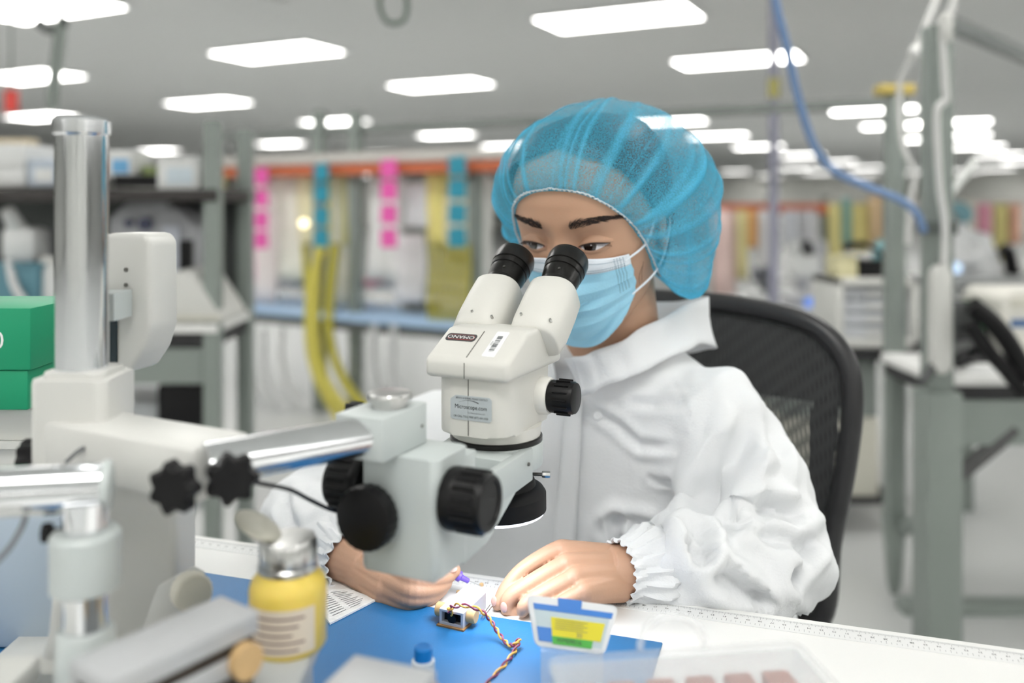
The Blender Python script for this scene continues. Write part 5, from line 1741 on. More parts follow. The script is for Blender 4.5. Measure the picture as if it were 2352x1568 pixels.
rk = thing('hanging_rack', 'long hanging rack with an orange beam and grey posts behind the microscope', 'rack', (RA.x, RA.y, 0))
mid = (RA + RB) / 2
bm = NB(); box(bm, mid, ((RB - RA).length + 0.3, 0.05, 0.055), rz(ran), 0.004); obj('beam', bm, orange, rk)
bm = NB(); box(bm, mid + V((0, 0, 0.06)), ((RB - RA).length + 0.3, 0.07, 0.05), rz(ran), 0.004); obj('cap_rail', bm, mat('pale rail', (202, 198, 192), 0.6), rk)
for px in (735, 818, 1092):
    p = RK(px, 470, 0.08); h = S(0, 255, p.y).z if px < 1000 else 1.32
    bm = NB(); box(bm, (p.x, p.y, h / 2), (0.06, 0.06, h), rz(ran), 0.005); obj('post', bm, frame_grey, rk)
zb_ = 0.545
bm = NB(); box(bm, (mid.x, mid.y + 0.25, zb_ - 0.015), ((RB - RA).length + 0.25, 0.55, 0.035), rz(ran), 0.005); obj('blue_shelf', bm, lt_blue, rk)
bm = NB(); box(bm, (mid.x, mid.y + 0.27, zb_ - 0.06), ((RB - RA).length + 0.2, 0.5, 0.05), rz(ran)); obj('shelf_apron', bm, mat('dark steel apron', (104, 106, 104), 0.6), rk)
p_ = RK(700, 660, 0.3)
bm = NB(); box(bm, (mid.x + 0.1, mid.y + 0.35, S(0, 665, mid.y).z), ((RB - RA).length, 0.3, 0.03), rz(ran), 0.004); obj('middle_shelf', bm, mat('pale shelf', (178, 184, 190), 0.5), rk)
cards(600, (405, 455, 505, 551), 4.78, pink, 'pink', 'at the left end of the rack')
cards(738, (396, 444, 497, 547), 4.58, teal, 'teal', 'on the post left of centre')
cards(893, (388, 438, 492, 547), 4.36, pink, 'pink', 'left of the microscope')
cards(1050, (381, 434, 490, 545), 4.14, teal, 'teal', 'just left of the bonnet')
bags = [(565, 405, 640, 690, (214, 206, 204)), (640, 400, 705, 640, (210, 210, 200)), (690, 400, 735, 560, (214, 208, 176)), (745, 392, 800, 560, (196, 192, 142)), (770, 400, 830, 700, (214, 213, 204)),
        (850, 398, 925, 640, (205, 205, 204)), (930, 420, 1000, 520, (214, 218, 224)), (905, 540, 975, 690, (206, 204, 206)), (985, 390, 1040, 560, (212, 202, 128)), (1030, 388, 1085, 600, (196, 192, 168)), (560, 500, 600, 640, (226, 180, 196)),
        (520, 560, 560, 700, (176, 186, 170)), (1075, 400, 1130, 640, (200, 200, 196))]
names = ['grey white', 'pale', 'cream', 'yellow', 'off white', 'pale grey', 'bluish white', 'mauve grey', 'bright yellow', 'buff', 'pink', 'greenish', 'light grey']
wher = ['behind the left pink cards', 'right of the left pink cards', 'left of the post with teal cards', 'right of the post with teal cards', 'in front of the second grey post', 'behind the middle pink cards', 'right of the middle pink cards', 'below the middle pink cards', 'left of the right teal cards', 'behind the right teal cards', 'low at the rack left end', 'at the far left end of the rack', 'at the rack end beside the bonnet']
for i, (x0, y0, x1, y1, c) in enumerate(bags):
    a, b = RK(x0, y1, 0.14), RK(x1, y0, 0.14)
    bm = NB()
    wv = []
    h = b.z - a.z
    for k in range(9):
        t = k / 8
        wv.append([V((a.x + (b.x - a.x) * s + 0.008 * math.sin(5 * s + 4 * t + i), a.y + (b.y - a.y) * s + 0.012 * math.sin(9 * s + i), a.z + h * t)) for s in [q / 10 for q in range(11)]])
    loft(bm, wv, cap=False, closed=False)
    o = obj('hanging_bag', bm, mat('bag film %d' % i, tuple(min(252, int(v * 1.14)) for v in c), 0.35, var=0.06, vscale=9, alpha=0.95)); md = o.modifiers.new('s', 'SOLIDIFY'); md.thickness = 0.02
    tag(o, '%s plastic bag hanging on the rack %s' % (names[i], wher[i]), 'bag', 'bags hanging on the rack')
    bm = NB(); tp_ = (a + b) / 2; cyl(bm, V((tp_.x, tp_.y, b.z - 0.01)), V((tp_.x, tp_.y, 1.3)), 0.004, seg=8); obj('hook', bm, dark_steel, o)
hoses = [((735, 566), (728, 620), (724, 760), (742, 860), (790, 935), (840, 960), yellow_h, 0.028, 'thick yellow hose looping down from the rack post'),
         ((770, 560), (756, 700), (762, 800), (800, 890), (850, 940), (900, 950), olive, 0.026, 'olive hose looping down right of the thick yellow one'),
         ((745, 570), (716, 640), (708, 760), (722, 850), (760, 930), (800, 990), yellow_h, 0.022, 'slim yellow hose along the left side of the thick one'),
         ((700, 560), (706, 660), (712, 700), (716, 740), (730, 800), (752, 880), olive, 0.02, 'short olive hose behind the yellow hoses'),
         ((580, 760), (572, 830), (590, 900), (640, 970), (700, 1010), (760, 1020), pale_h, 0.018, 'pale grey hose hanging low under the blue shelf at left'),
         ((610, 755), (606, 830), (622, 900), (668, 960), (720, 990), (780, 1000), pale_h, 0.016, 'second pale grey hose hanging under the blue shelf'),
         ((650, 750), (648, 820), (664, 890), (700, 940), (750, 970), (800, 980), pale_h, 0.016, 'third pale grey hose hanging under the blue shelf'),
         ((860, 745), (858, 830), (870, 900), (890, 960), (920, 1000), (960, 1010), pale_h, 0.02, 'pale hose under the blue shelf left of the microscope'),
         ((905, 745), (902, 830), (908, 900), (920, 960), (950, 1000), (980, 1010), pale_h, 0.018, 'pale hose nearest the microscope under the blue shelf')]
for h in hoses:
    bm = NB(); tube(bm, spline([RK(x, y, -0.08) for x, y in h[:6]], 7), h[7], 12); tag(obj('hanging_hose', bm, h[6]), h[8], 'hose', 'hoses hanging on the rack')
for k in range(8):
    x = 988 + k * 12.5
    bm = NB(); tube(bm, spline([RK(x, 560, -0.02), RK(x + 2, 620, 0.0), RK(x - 2, 690, -0.02 + 0.02 * (k % 2)), RK(x + 1, 735, 0)], 5), 0.0105, 10)
    tag(obj('olive_hose', bm, olive), '%s olive hose from the left in the bundle beside the eyepieces' % ('first', 'second', 'third', 'fourth', 'fifth', 'sixth', 'seventh', 'last')[k], 'hose', 'olive hose bundle')
yd_ = RK(515, 482, -0.1)
bm = NB(); lathe(bm, [(0.03, 0), (0.034, 0.004), (0.034, 0.012), (0.01, 0.014)], axisframe(yd_, V((0, -1, 0))), 24); cyl(bm, yd_, V((yd_.x, yd_.y, 1.3)), 0.003, seg=8); tag(obj('yellow_disc', bm, mat('soft yellow plastic', (226, 214, 120), 0.5)), 'soft yellow disc hanging at the left end of the rack', 'disc')
for (x, y, r, lab) in ((698, 513, 0.022, 'round pale lamp glowing between the hanging bags'),):
    p = RK(x, y, -0.1); bm = NB(); sph(bm, p, r, 16); cyl(bm, p, p + V((0, 0.1, 0)), 0.006, seg=8); tag(obj('indicator_lamp', bm, mat('lit warm lamp', (255, 240, 200), 0.4, var=0, emit=2.2)), lab, 'lamp')
for i, (x0, y0, x1, y1, c, lab) in enumerate(((820, 640, 880, 662, (226, 176, 190), 'pink box on the middle shelf of the rack'), (640, 640, 700, 664, (206, 208, 210), 'grey white box on the middle shelf, left end'), (890, 610, 960, 664, (206, 206, 208), 'pale box on the middle shelf beside the pink one'), (930, 700, 1000, 736, (150, 152, 150), 'grey box on the blue shelf left of the microscope'), (560, 690, 640, 736, (196, 196, 192), 'pale box on the blue shelf under the pink cards'), (505, 700, 530, 736, (44, 44, 46), 'small black box at the left end of the blue shelf'))):
    q = RK((x0 + x1) / 2, 470, 0.25)
    carton('parts_box', lab, 'box', x0, y0, x1, y1, q.y, 0.16, mat('parts box %d' % i, c, 0.6), ran)

# -- right: grey bench frame, near
RZ_ = 2.15
rb_ = thing('steel_bench', 'grey green steel bench with a thick upright post at right', 'workbench', S(2152, 1480, RZ_))
pp = S(2152, 470, RZ_)
bm = NB(); zz = S(0, 895, RZ_).z; box(bm, (pp.x, pp.y, zz / 2), (0.086, 0.086, zz), None, 0.004); obj('lower_post', bm, frame_grey, rb_)
bm = NB(); zz2 = S(0, 60, RZ_).z; box(bm, (pp.x, pp.y, (zz + zz2) / 2), (0.058, 0.058, zz2 - zz), None, 0.004); up_ = obj('upper_post', bm, frame_grey, rb_)
bm = NB(); box(bm, S(2152, 523, RZ_), (0.07, 0.07, 0.03)); obj('post_bracket', bm, mat('dark bracket', (96, 102, 99), 0.5), up_)
za = S(0, 862, RZ_).z
bm = NB(); box(bm, (pp.x + 0.62, pp.y + 0.16, za - 0.012), (1.24, 0.34, 0.025), None, 0.004); obj('worktop', bm, white_lam, rb_)
bm = NB(); box(bm, (pp.x + 0.62, pp.y + 0.16, za - 0.042), (1.22, 0.33, 0.034)); obj('worktop_edge', bm, black_edge, rb_)
bm = NB(); box(bm, (pp.x + 0.62, pp.y + 0.01, za - 0.115), (1.2, 0.04, 0.11)); obj('apron', bm, frame_grey, rb_)
bm = NB(); a = S(2195, 1095, RZ_); b = S(2330, 985, RZ_); cyl(bm, a, b, 0.022, seg=4); obj('brace', bm, mat('dark brace', (74, 74, 74), 0.5), rb_)
bm = NB(); box(bm, (pp.x + 0.62, pp.y + 0.25, S(0, 1400, RZ_ + 0.25).z), (1.2, 0.06, 0.05), None, 0.003); obj('lower_rail', bm, frame_grey, rb_)
bm = NB(); box(bm, (pp.x + 1.2, pp.y, za / 2), (0.08, 0.08, za)); obj('far_leg', bm, frame_grey, rb_)
qq = S(2054, 470, 2.5)
tp2 = thing('slim_post', 'slim grey post with a tapered foot left of the thick post', 'post', (qq.x, qq.y, 0))
bm = NB(); box(bm, (qq.x, qq.y, S(0, 720, 2.5).z), (0.048, 0.048, 1.25), None, 0.003); obj('shaft', bm, frame_grey, tp2)
bm = NB(); lathe(bm, [(0.010, S(0, 1362, 2.5).z), (0.020, S(0, 1338, 2.5).z), (0.032, S(0, 1210, 2.5).z), (0.034, S(0, 1180, 2.5).z)], Matrix.Translation((qq.x, qq.y, 0)), 16); obj('tapered_foot', bm, frame_grey, tp2)
bm = NB(); box(bm, (qq.x, qq.y, S(0, 207, 2.5).z), (0.10, 0.06, 0.03), None, 0.005); obj('yellow_clip', bm, mat('dull yellow clip', (196, 176, 96), 0.5), tp2)
bm = NB(); cyl(bm, S(2075, 1215, 2.48), S(2120, 1190, 2.3), 0.02, seg=12); obj('link_bar', bm, frame_grey, tp2)
# white drawer unit on a further bench
DZ = 2.9
fb = thing('rear_bench', 'rear bench with a black edge and grey cabinet behind the chair', 'workbench', S(2000, 1180, DZ + 0.3))
zc = S(0, 806, DZ).z
bm = NB(); a, b = S(1890, 0, DZ), S(2330, 0, DZ); box(bm, ((a.x + b.x) / 2, DZ + 0.3, zc - 0.012), (b.x - a.x, 0.65, 0.03), None, 0.003); obj('worktop', bm, black_edge, fb)
bm = NB(); a, b = S(1945, 820, DZ), S(2030, 965, DZ); box(bm, ((a.x + b.x) / 2 - 0.1, DZ + 0.3, (a.z + b.z) / 2), (b.x - a.x + 0.2, 0.5, a.z - b.z), None, 0.004); obj('cabinet', bm, grey_panel, fb)
bm = NB(); a, b = S(1930, 968, DZ), S(2032, 1152, DZ); box(bm, ((a.x + b.x) / 2 - 0.1, DZ + 0.3, (a.z + b.z) / 2), (b.x - a.x + 0.2, 0.5, a.z - b.z), None, 0.004); obj('cream_door', bm, cream_m, fb)
bm = NB(); p = S(1960, 1160, DZ); box(bm, (p.x - 0.05, DZ + 0.3, p.z), (0.42, 0.52, 0.022)); obj('black_kick_strip', bm, black_edge, fb)
for x in (S(1895, 0, DZ).x, S(2320, 0, DZ).x):
    bm = NB(); box(bm, (x, DZ + 0.3, zc / 2 - 0.02), (0.05, 0.05, zc - 0.04)); obj('leg', bm, frame_grey, fb)
du = thing('drawer_unit', 'white drawer unit with a translucent front on the rear bench', 'drawers', S(2015, 800, DZ + 0.1))
a, b = S(1922, 800, DZ), S(2112, 640, DZ)
wdt, hh_ = b.x - a.x, b.z - a.z
for (c, s) in (((0, hh_ - 0.012), (wdt, 0.024)), ((0, 0.015), (wdt, 0.03)), ((-wdt / 2 + 0.012, hh_ / 2), (0.024, hh_)), ((wdt / 2 - 0.012, hh_ / 2), (0.024, hh_))):
    bm = NB(); box(bm, ((a.x + b.x) / 2 + c[0], DZ + 0.12, a.z + c[1]), (s[0], 0.24, s[1]), None, 0.004); obj('case_panel', bm, white_pl, du)
for k in range(4):
    bm = NB(); box(bm, ((a.x + b.x) / 2, DZ + 0.13, a.z + 0.05 + k * (hh_ - 0.06) / 4), (wdt - 0.05, 0.2, (hh_ - 0.06) / 4 - 0.006), None, 0.003); dd_ = obj('drawer', bm, mat('translucent drawer', (196, 199, 204), 0.35), du)
    bm = NB(); box(bm, ((a.x + b.x) / 2, DZ + 0.025, a.z + 0.05 + k * (hh_ - 0.06) / 4), (0.06, 0.012, 0.012)); obj('handle', bm, white_pl, dd_)
carton('black_case', 'black case on top of the white drawer unit', 'case', 1974, 598, 2042, 640, DZ + 0.05, 0.15, black_pl, 0, 0.3)
carton('carton', 'cream carton beside the black case on the drawer unit', 'carton', 1918, 588, 1972, 640, DZ + 0.06, 0.1, mat('buff board', (206, 200, 160), 0.6))
bm = NB(); tube(bm, spline([S(1938, 572, DZ + 0.05), S(1960, 562, DZ + 0.05), S(1995, 564, DZ + 0.05), S(2022, 580, DZ + 0.08), S(2036, 602, DZ + 0.1)], 6), [0.012] * 10 + [0.008] * 15, 12); tag(obj('gooseneck_lamp', bm, black_pl), 'curved black gooseneck lamp over the cream carton', 'lamp')
tq = S(2020, 600, DZ + 0.12)
bm = NB(); lathe(bm, [(0.022, 0), (0.022, 0.05), (0.01, 0.06), (0.01, 0.075)], Matrix.Translation(tq), 20); tag(obj('teal_bottle', bm, mat('teal bottle plastic', (126, 176, 182), 0.4)), 'small teal bottle standing behind the black case', 'bottle')
# things on the near right bench
wi = thing('white_instrument', 'white rounded instrument with a blue label at the right edge', 'instrument', S(2350, 862, RZ_ + 0.1))
bm = NB(); a = S(2300, 862, RZ_ + 0.1); prism(bm, rrect(0.22, 0.215, 0.03), frame((a.x + 0.11, RZ_ + 0.1, a.z + 0.108), (1, 0, 0), (0, 0, 1), (0, -1, 0)), -0.2, 0.01, 3); obj('shell', bm, mat('warm white enamel', (222, 220, 212), 0.45), wi)
for (y, m_) in ((695, cream_m), (742, mat('blue label strip', (70, 104, 150), 0.5))):
    bm = NB(); box(bm, S(2345, y, RZ_ + 0.098), (0.05, 0.008, 0.02)); obj('label_strip', bm, m_, wi)
random.seed(9)
for k in range(11):
    x0, y0 = random.uniform(2190, 2290), random.uniform(835, 858)
    bm = NB(); tube(bm, spline([S(x0, 858, RZ_ + 0.1), S(x0 + random.uniform(-40, 40), random.uniform(770, 840), RZ_ + random.uniform(0.05, 0.25)), S(x0 + random.uniform(-60, 60), random.uniform(760, 840), RZ_ + random.uniform(0.05, 0.25)), S(x0 + random.uniform(-30, 60), 856, RZ_ + 0.15)], 6), random.uniform(0.005, 0.009), 8)
    tag(obj('black_cable', bm, mat('black cable jacket', (40, 40, 42), 0.5)), 'black cable in the tangle on the right bench', 'cable', 'tangled cables on the right bench')
bm = NB(); tube(bm, spline([S(2115, 880, RZ_ - 0.08), S(2150, 835, RZ_ - 0.05), S(2190, 800, RZ_), S(2235, 790, RZ_ + 0.1)], 6), 0.012, 10); tag(obj('thick_cable', bm, mat('dark grey cable jacket', (70, 72, 72), 0.5)), 'thick dark cable bending down past the thick grey post', 'cable')
for (pts, r, lab) in (([(2230, 700), (2280, 740), (2325, 800), (2360, 870)], 0.022, 'upper black curved chair arm at the right edge'), ([(2225, 740), (2265, 800), (2310, 850), (2350, 900)], 0.018, 'lower black curved chair arm at the right edge')):
    bm = NB(); tube(bm, spline([S(x, y, RZ_ - 0.12) for x, y in pts], 6), r, 12); o = tag(obj('chair_arm', bm, black_pl), lab, 'chair arm')
bm = NB(); box(bm, S(2212, 730, RZ_ + 0.24), (0.10, 0.1, 0.09), None, 0.01); box(bm, S(2212, 800, RZ_ + 0.24), (0.08, 0.1, 0.14), None, 0.01); tag(obj('power_supply', bm, mat('dark instrument box', (62, 64, 64), 0.5)), 'dark instrument box behind the cable tangle', 'instrument')
bm = NB(); sph(bm, S(2262, 850, RZ_ + 0.05), (0.06, 0.04, 0.018), 16); tag(obj('white_bag', bm, whc), 'small crumpled white bag among the black cables', 'bag')
gsx = S(2236, 730, RZ_ + 0.2)
bm = NB(); box(bm, gsx, (0.012, 0.1, 0.09), None, 0.003); tag(obj('green_board', bm, mat('dark green board', (38, 84, 52), 0.5)), 'thin dark green board upright among the cables', 'board')
# cords on the thick post
wc = mat('white cord', (214, 214, 212), 0.5)
cd = thing('extension_lead', 'white extension lead with a long plug strip hanging at the thick post', 'cord', S(2168, 860, RZ_ - 0.08))
bm = NB(); tube(bm, spline([S(2205, -40, RZ_ - 0.06), S(2180, 40, RZ_ - 0.06), S(2166, 70, RZ_ - 0.06), S(2170, 190, RZ_ - 0.06), S(2172, 230, RZ_ - 0.06), S(2152, 262, RZ_ - 0.06), S(2158, 420, RZ_ - 0.06), S(2170, 520, RZ_ - 0.06), S(2168, 640, RZ_ - 0.06)], 8), 0.009, 10); obj('cord', bm, wc, cd)
bm = NB(); prism(bm, rrect(0.045, 0.26, 0.02), frame(S(2166, 735, RZ_ - 0.07), (1, 0, 0), (0, 0, 1), (0, -1, 0)), -0.03, 0.006); obj('plug_strip', bm, white_pl, cd)
bm = NB(); box(bm, S(2172, 65, RZ_ - 0.06), (0.028, 0.03, 0.07), None, 0.008); obj('connector', bm, white_pl, cd)
cd2 = thing('white_cable', 'thin white cable running down to the slim post yellow clip', 'cable', S(2060, 470, 2.42))
bm = NB(); tube(bm, spline([S(2165, -40, 2.4), S(2130, 50, 2.4), S(2102, 118, 2.4), S(2080, 160, 2.42), S(2066, 205, 2.44), S(2072, 330, 2.44), S(2100, 400, 2.44), S(2090, 470, 2.44), S(2085, 560, 2.44)], 8), 0.008, 10); obj('cable_run', bm, wc, cd2)
bm = NB(); sph(bm, S(2102, 120, 2.39), (0.018, 0.015, 0.02), 12); obj('knot', bm, wc, cd2)
bm = NB(); tube(bm, spline([S(2240, 370, 2.4), S(2210, 410, 2.35), S(2175, 455, 2.3), S(2160, 490, 2.17)], 6), 0.012, 10); tag(obj('grey_strap', bm, mat('pale grey strap', (186, 188, 186), 0.5)), 'pale grey strap slanting down to the thick post', 'strap')
hose = mat('blue air hose', (118, 146, 188), 0.45)
bm = NB(); tube(bm, spline([S(1772, -60, 1.9), S(1785, 20, 1.9), S(1808, 110, 1.92), S(1832, 220, 1.95), S(1868, 330, 2.0), S(1915, 392, 2.03), S(1990, 428, 2.06), S(2065, 458, 2.08), S(2105, 490, 2.1), S(2122, 530, 2.12)], 8), 0.0095, 12); tag(obj('air_hose', bm, hose), 'blue air hose curving from the ceiling to the thick grey post', 'hose')
pl = thing('ceiling_pole', 'slim lilac grey pole with a yellow band hanging behind the blue hose', 'pole', S(1776, 700, 4.0))
bm = NB(); cyl(bm, S(1777, 700, 4.0), S(1777, -240, 4.0), 0.022, seg=16); obj('pole_shaft', bm, mat('lilac grey metal', (150, 150, 168), 0.5), pl)
bm = NB(); cyl(bm, S(1777, 225, 4.0), S(1777, 180, 4.0), 0.028, seg=16); obj('yellow_band', bm, mat('dull yellow tape', (176, 170, 104), 0.5), pl)
# overhead strut rails and ducts
bm = NB(); a, b = S(480, 316, 5.2), S(2060, 212, 3.4); b.z = a.z; d = b - a; box(bm, (a + b) / 2, (d.length, 0.04, 0.04), rz(math.atan2(d.y, d.x)), 0.004)
tag(obj('overhead_rail', bm, mat('grey strut rail', (122, 128, 124), 0.5)), 'long grey overhead rail crossing behind the bonnet', 'rail')
bm = NB(); a, b = S(2170, 50, 3.6), S(2560, 300, 6.0); b.z = a.z; d = b - a; box(bm, (a + b) / 2, (d.length, 0.05, 0.06), rz(math.atan2(d.y, d.x)), 0.004); tag(obj('ceiling_beam', bm, mat('grey beam', (140, 145, 143), 0.5)), 'dark grey beam slanting away at the upper right corner', 'beam')
bm = NB(); a, b = S(250, 100, 4.2), S(620, 130, 5.5); a.z = CEIL - 0.12; b.z = a.z; d = b - a; box(bm, (a + b) / 2, (d.length, 0.3, 0.12), rz(math.atan2(d.y, d.x)), 0.02); tag(obj('ceiling_duct', bm, ceil_m), 'shallow grey duct along the ceiling at upper left', 'duct')
br = thing('ceiling_bracket', 'dark forked bracket on a pipe hanging at upper left', 'bracket', S(135, 230, 3.2))
bm = NB(); cyl(bm, S(118, 250, 3.2), S(140, 55, 3.2), 0.022, seg=14); obj('pipe', bm, frame_grey, br)
bm = NB(); tube(bm, spline([S(88, 50, 3.2), S(110, 66, 3.2), S(138, 66, 3.2), S(148, 38, 3.2)], 6), 0.02, 10); obj('fork', bm, mat('dark bracket paint', (84, 88, 86), 0.5), br)
bm = NB(); cyl(bm, S(140, 60, 3.2), V((S(140, 60, 3.2).x, 3.2, CEIL)), 0.012, seg=10); obj('drop_rod', bm, frame_grey, br)
rt = thing('red_tag', 'red tag hanging below the ceiling at the left edge', 'sign', S(26, 232, 5.0))
bm = NB(); box(bm, S(26, 232, 5.0), (0.075, 0.012, 0.13), rz(0.2), 0.003); obj('tag_plate', bm, mat('red tag plastic', (236, 84, 76), 0.5), rt)
bm = NB(); p = S(26, 206, 5.0); cyl(bm, p, V((p.x, p.y, CEIL)), 0.006, seg=8); obj('tag_rod', bm, frame_grey, rt)
bm = NB(); tube(bm, spline([S(880, -40, 2.8), S(872, 10, 2.8), S(890, 50, 2.8), S(925, 48, 2.8), S(935, 10, 2.8), S(925, -40, 2.8)], 6), 0.008, 8); tag(obj('cable_loop', bm, mat('dark green cable', (86, 104, 92), 0.5)), 'dark green cable loop hanging at the top edge', 'cable')

# -- far right racks
FZ = 7.0
fr_ = thing('far_rack', 'distant rack with an orange beam right of the bonnet', 'rack', (S(1770, 470, FZ).x, FZ, 0))
a, b = S(1630, 480, FZ), S(1900, 478, FZ)
bm = NB(); box(bm, (a + b) / 2, (b.x - a.x, 0.06, 0.085)); obj('beam', bm, orange, fr_)
for x in (1640, 1770, 1895):
    p = S(x, 470, FZ + 0.05); bm = NB(); box(bm, (p.x, p.y, 0.6), (0.06, 0.06, 1.2)); obj('post', bm, frame_grey, fr_)
for y in (640, 700):
    bm = NB(); p = S(1770, y, FZ + 0.2); box(bm, p, (b.x - a.x, 0.4, 0.04)); obj('shelf', bm, whc, fr_)
cols = [(1640, 495, 1690, 690, (222, 196, 190), 'pinkish'), (1695, 510, 1722, 640, (214, 204, 150), 'cream yellow'), (1722, 515, 1746, 570, (216, 164, 106), 'orange tan'), (1748, 505, 1790, 640, (206, 205, 206), 'pale grey'), (1800, 500, 1830, 560, (206, 208, 214), 'bluish white'), (1838, 495, 1875, 600, (200, 200, 204), 'grey white'), (1905, 470, 1935, 600, (214, 204, 140), 'yellow'), (1940, 455, 1955, 560, (128, 172, 168), 'teal'), (1958, 470, 2000, 580, (218, 204, 134), 'straw yellow'), (2005, 450, 2040, 560, (216, 188, 150), 'tan'),
        (2200, 460, 2240, 560, (206, 202, 190), 'stone'), (2245, 470, 2275, 540, (214, 150, 168), 'rose'), (2285, 480, 2315, 600, (206, 196, 130), 'mustard'), (2320, 470, 2352, 560, (220, 172, 150), 'salmon')]
for i, (x0, y0, x1, y1, c, nmz) in enumerate(cols):
    a, b = S(x0, y1, FZ - 0.1), S(x1, min(y0, 482) if x0 < 1900 else min(y0, 468), FZ - 0.1)
    bm = NB(); wv = [[V((a.x + (b.x - a.x) * s, FZ - 0.06 + 0.02 * math.sin(8 * s + i), a.z + (b.z - a.z) * t)) for s in [q / 8 for q in range(9)]] for t in [q / 4 for q in range(5)]]
    loft(bm, wv, cap=False, closed=False); o = obj('hanging_sheet', bm, mat('sheet %d' % i, c, 0.6)); md = o.modifiers.new('s', 'SOLIDIFY'); md.thickness = 0.03
    tag(o, '%s sheet hanging on the far racks at right' % nmz, 'sheet', 'sheets on the far racks')
fr2 = thing('far_rack', 'distant pale rail rack behind the two grey posts at right', 'rack', (S(2130, 470, FZ).x, FZ, 0))
a, b = S(1900, 466, FZ), S(2400, 466, FZ)
bm = NB(); box(bm, (a + b) / 2, (b.x - a.x, 0.06, 0.05)); obj('beam', bm, mat('pale rail', (202, 198, 192), 0.6), fr2)
for x in (1905, 2150, 2395):
    pq = S(x, 470, FZ + 0.05); bm = NB(); box(bm, (pq.x, pq.y, 0.56), (0.06, 0.06, 1.12)); obj('post', bm, frame_grey, fr2)
fm = thing('far_microscope', 'white microscope on the far bench right of the bonnet', 'microscope', S(1850, 705, 5.2))
bm = NB(); box(bm, S(1850, 690, 5.2), (0.24, 0.22, 0.06), None, 0.015); box(bm, S(1885, 620, 5.3), (0.07, 0.08, 0.36), None, 0.02); obj('stand', bm, gy, fm)
bm = NB(); box(bm, S(1842, 610, 5.2), (0.18, 0.16, 0.14), None, 0.03); obj('head', bm, whc, fm)
for s in (-1, 1):
    bm = NB(); cyl(bm, S(1845 + s * 14, 590, 5.2), S(1838 + s * 14, 560, 5.1), 0.03, 0.028); obj('eyepiece', bm, whc if s < 0 else black_pl, fm)
bm = NB(); cyl(bm, S(1842, 630, 5.2), S(1842, 668, 5.2), 0.05, 0.04); obj('objective', bm, gy, fm)
fbn = thing('far_bench', 'far bench with a dark edge carrying the white microscope', 'workbench', S(1840, 800, 5.3))
bm = NB(); p = S(1830, 712, 5.1); box(bm, (p.x, 5.4, p.z), (0.75, 0.7, 0.04), None, 0.004); obj('worktop', bm, whc, fbn)
bm = NB(); box(bm, (p.x, 5.4, p.z - 0.04), (0.73, 0.68, 0.04)); obj('worktop_edge', bm, black_edge, fbn)
for x in (-0.33, 0.33):
    bm = NB(); box(bm, (p.x + x, 5.3, (p.z - 0.06) / 2), (0.06, 0.06, p.z - 0.06)); obj('leg', bm, frame_grey, fbn)
bm = NB(); p = S(1880, 705, 5.08); p.z = S(1830, 712, 5.1).z + 0.045; prism(bm, rrect(0.16, 0.05, 0.01), frame(p, (1, 0, 0), (0, 0.4, 0.9), (0, -0.9, 0.4)), 0.02); tag(obj('blue_tablet', bm, mat('lit blue screen', (92, 136, 220), 0.3, var=0, emit=0.6)), 'small lit blue screen at the edge of the far bench', 'screen')
bm = NB(); lathe(bm, [(0.05, 0), (0.055, 0.01), (0.055, 0.12), (0.04, 0.14)], Matrix.Translation(S(1735, 700, 5.2) - V((0, 0, 0.05))), 20); p = S(1735, 700, 5.2); cyl(bm, p, V((p.x, p.y, 0)), 0.03, seg=12); tag(obj('white_jar', bm, whc), 'white jar on a stand right of the bonnet', 'jar')
bm = NB(); p = S(1752, 630, 5.6); box(bm, p, (0.12, 0.1, 0.1), rz(0.4), 0.02); cyl(bm, p, V((p.x, p.y, 0)), 0.03, seg=12); tag(obj('dark_instrument', bm, mat('slate instrument', (96, 98, 104), 0.5)), 'dark slate instrument on a stand below the orange tan sheet', 'instrument')

# -- colleague in the far right
cz = 6.2
cpz = S(2240, 620, cz)
bm = NB()
def er(c, a, b, n=20):
    return [c + V((a * math.cos(2 * PI * i / n), b * math.sin(2 * PI * i / n), 0)) for i in range(n)]
loft(bm, [er(V((cpz.x, cz + 0.1, z)) + V((dx, 0, 0)), a, b) for z, dx, a, b in ((0.45, 0.04, 0.2, 0.15), (0.6, 0.04, 0.2, 0.15), (0.75, 0.02, 0.2, 0.14), (0.85, -0.02, 0.19, 0.12), (0.92, -0.05, 0.13, 0.09), (0.95, -0.06, 0.06, 0.06), (0.98, -0.07, 0.05, 0.05))])
sph(bm, (cpz.x - 0.09, cz + 0.08, 1.05 - 0.03), (0.075, 0.09, 0.105), 20)
for s in (-1, 1):
    tube(bm, [(cpz.x - 0.02 + 0.16 * s * 0.6, cz + 0.05, 0.88), (cpz.x - 0.1 + 0.05 * s, cz - 0.08, 0.72), (cpz.x - 0.3, cz - 0.12 + 0.06 * s, 0.76)], [0.07, 0.06, 0.045], 14)
    tube(bm, [(cpz.x + 0.04 + s * 0.09, cz + 0.1, 0.5), (cpz.x - 0.3 + s * 0.05, cz + 0.0, 0.5), (cpz.x - 0.28 + s * 0.05, cz + 0.0, 0.06)], [0.09, 0.075, 0.05], 14)
mef = remesh(bm, 0.012, 4); bm = NB(); bm.from_mesh(mef)
pc_ = obj('person', bm, mat('white coat cloth', (226, 227, 228), 0.7), smooth=180)
tag(pc_, 'distant person in white coat and teal bonnet bending over a screen', 'person')
bm = NB(); sph(bm, (cpz.x - 0.085, cz + 0.085, 1.05), (0.10, 0.115, 0.095), 20); obj('bonnet', bm, mat('teal bonnet cloth', (112, 152, 162), 0.7), pc_)
bm = NB(); box(bm, (cpz.x - 0.155, cz + 0.03, 1.0), (0.03, 0.08, 0.09), None, 0.012); obj('face', bm, skin, pc_)
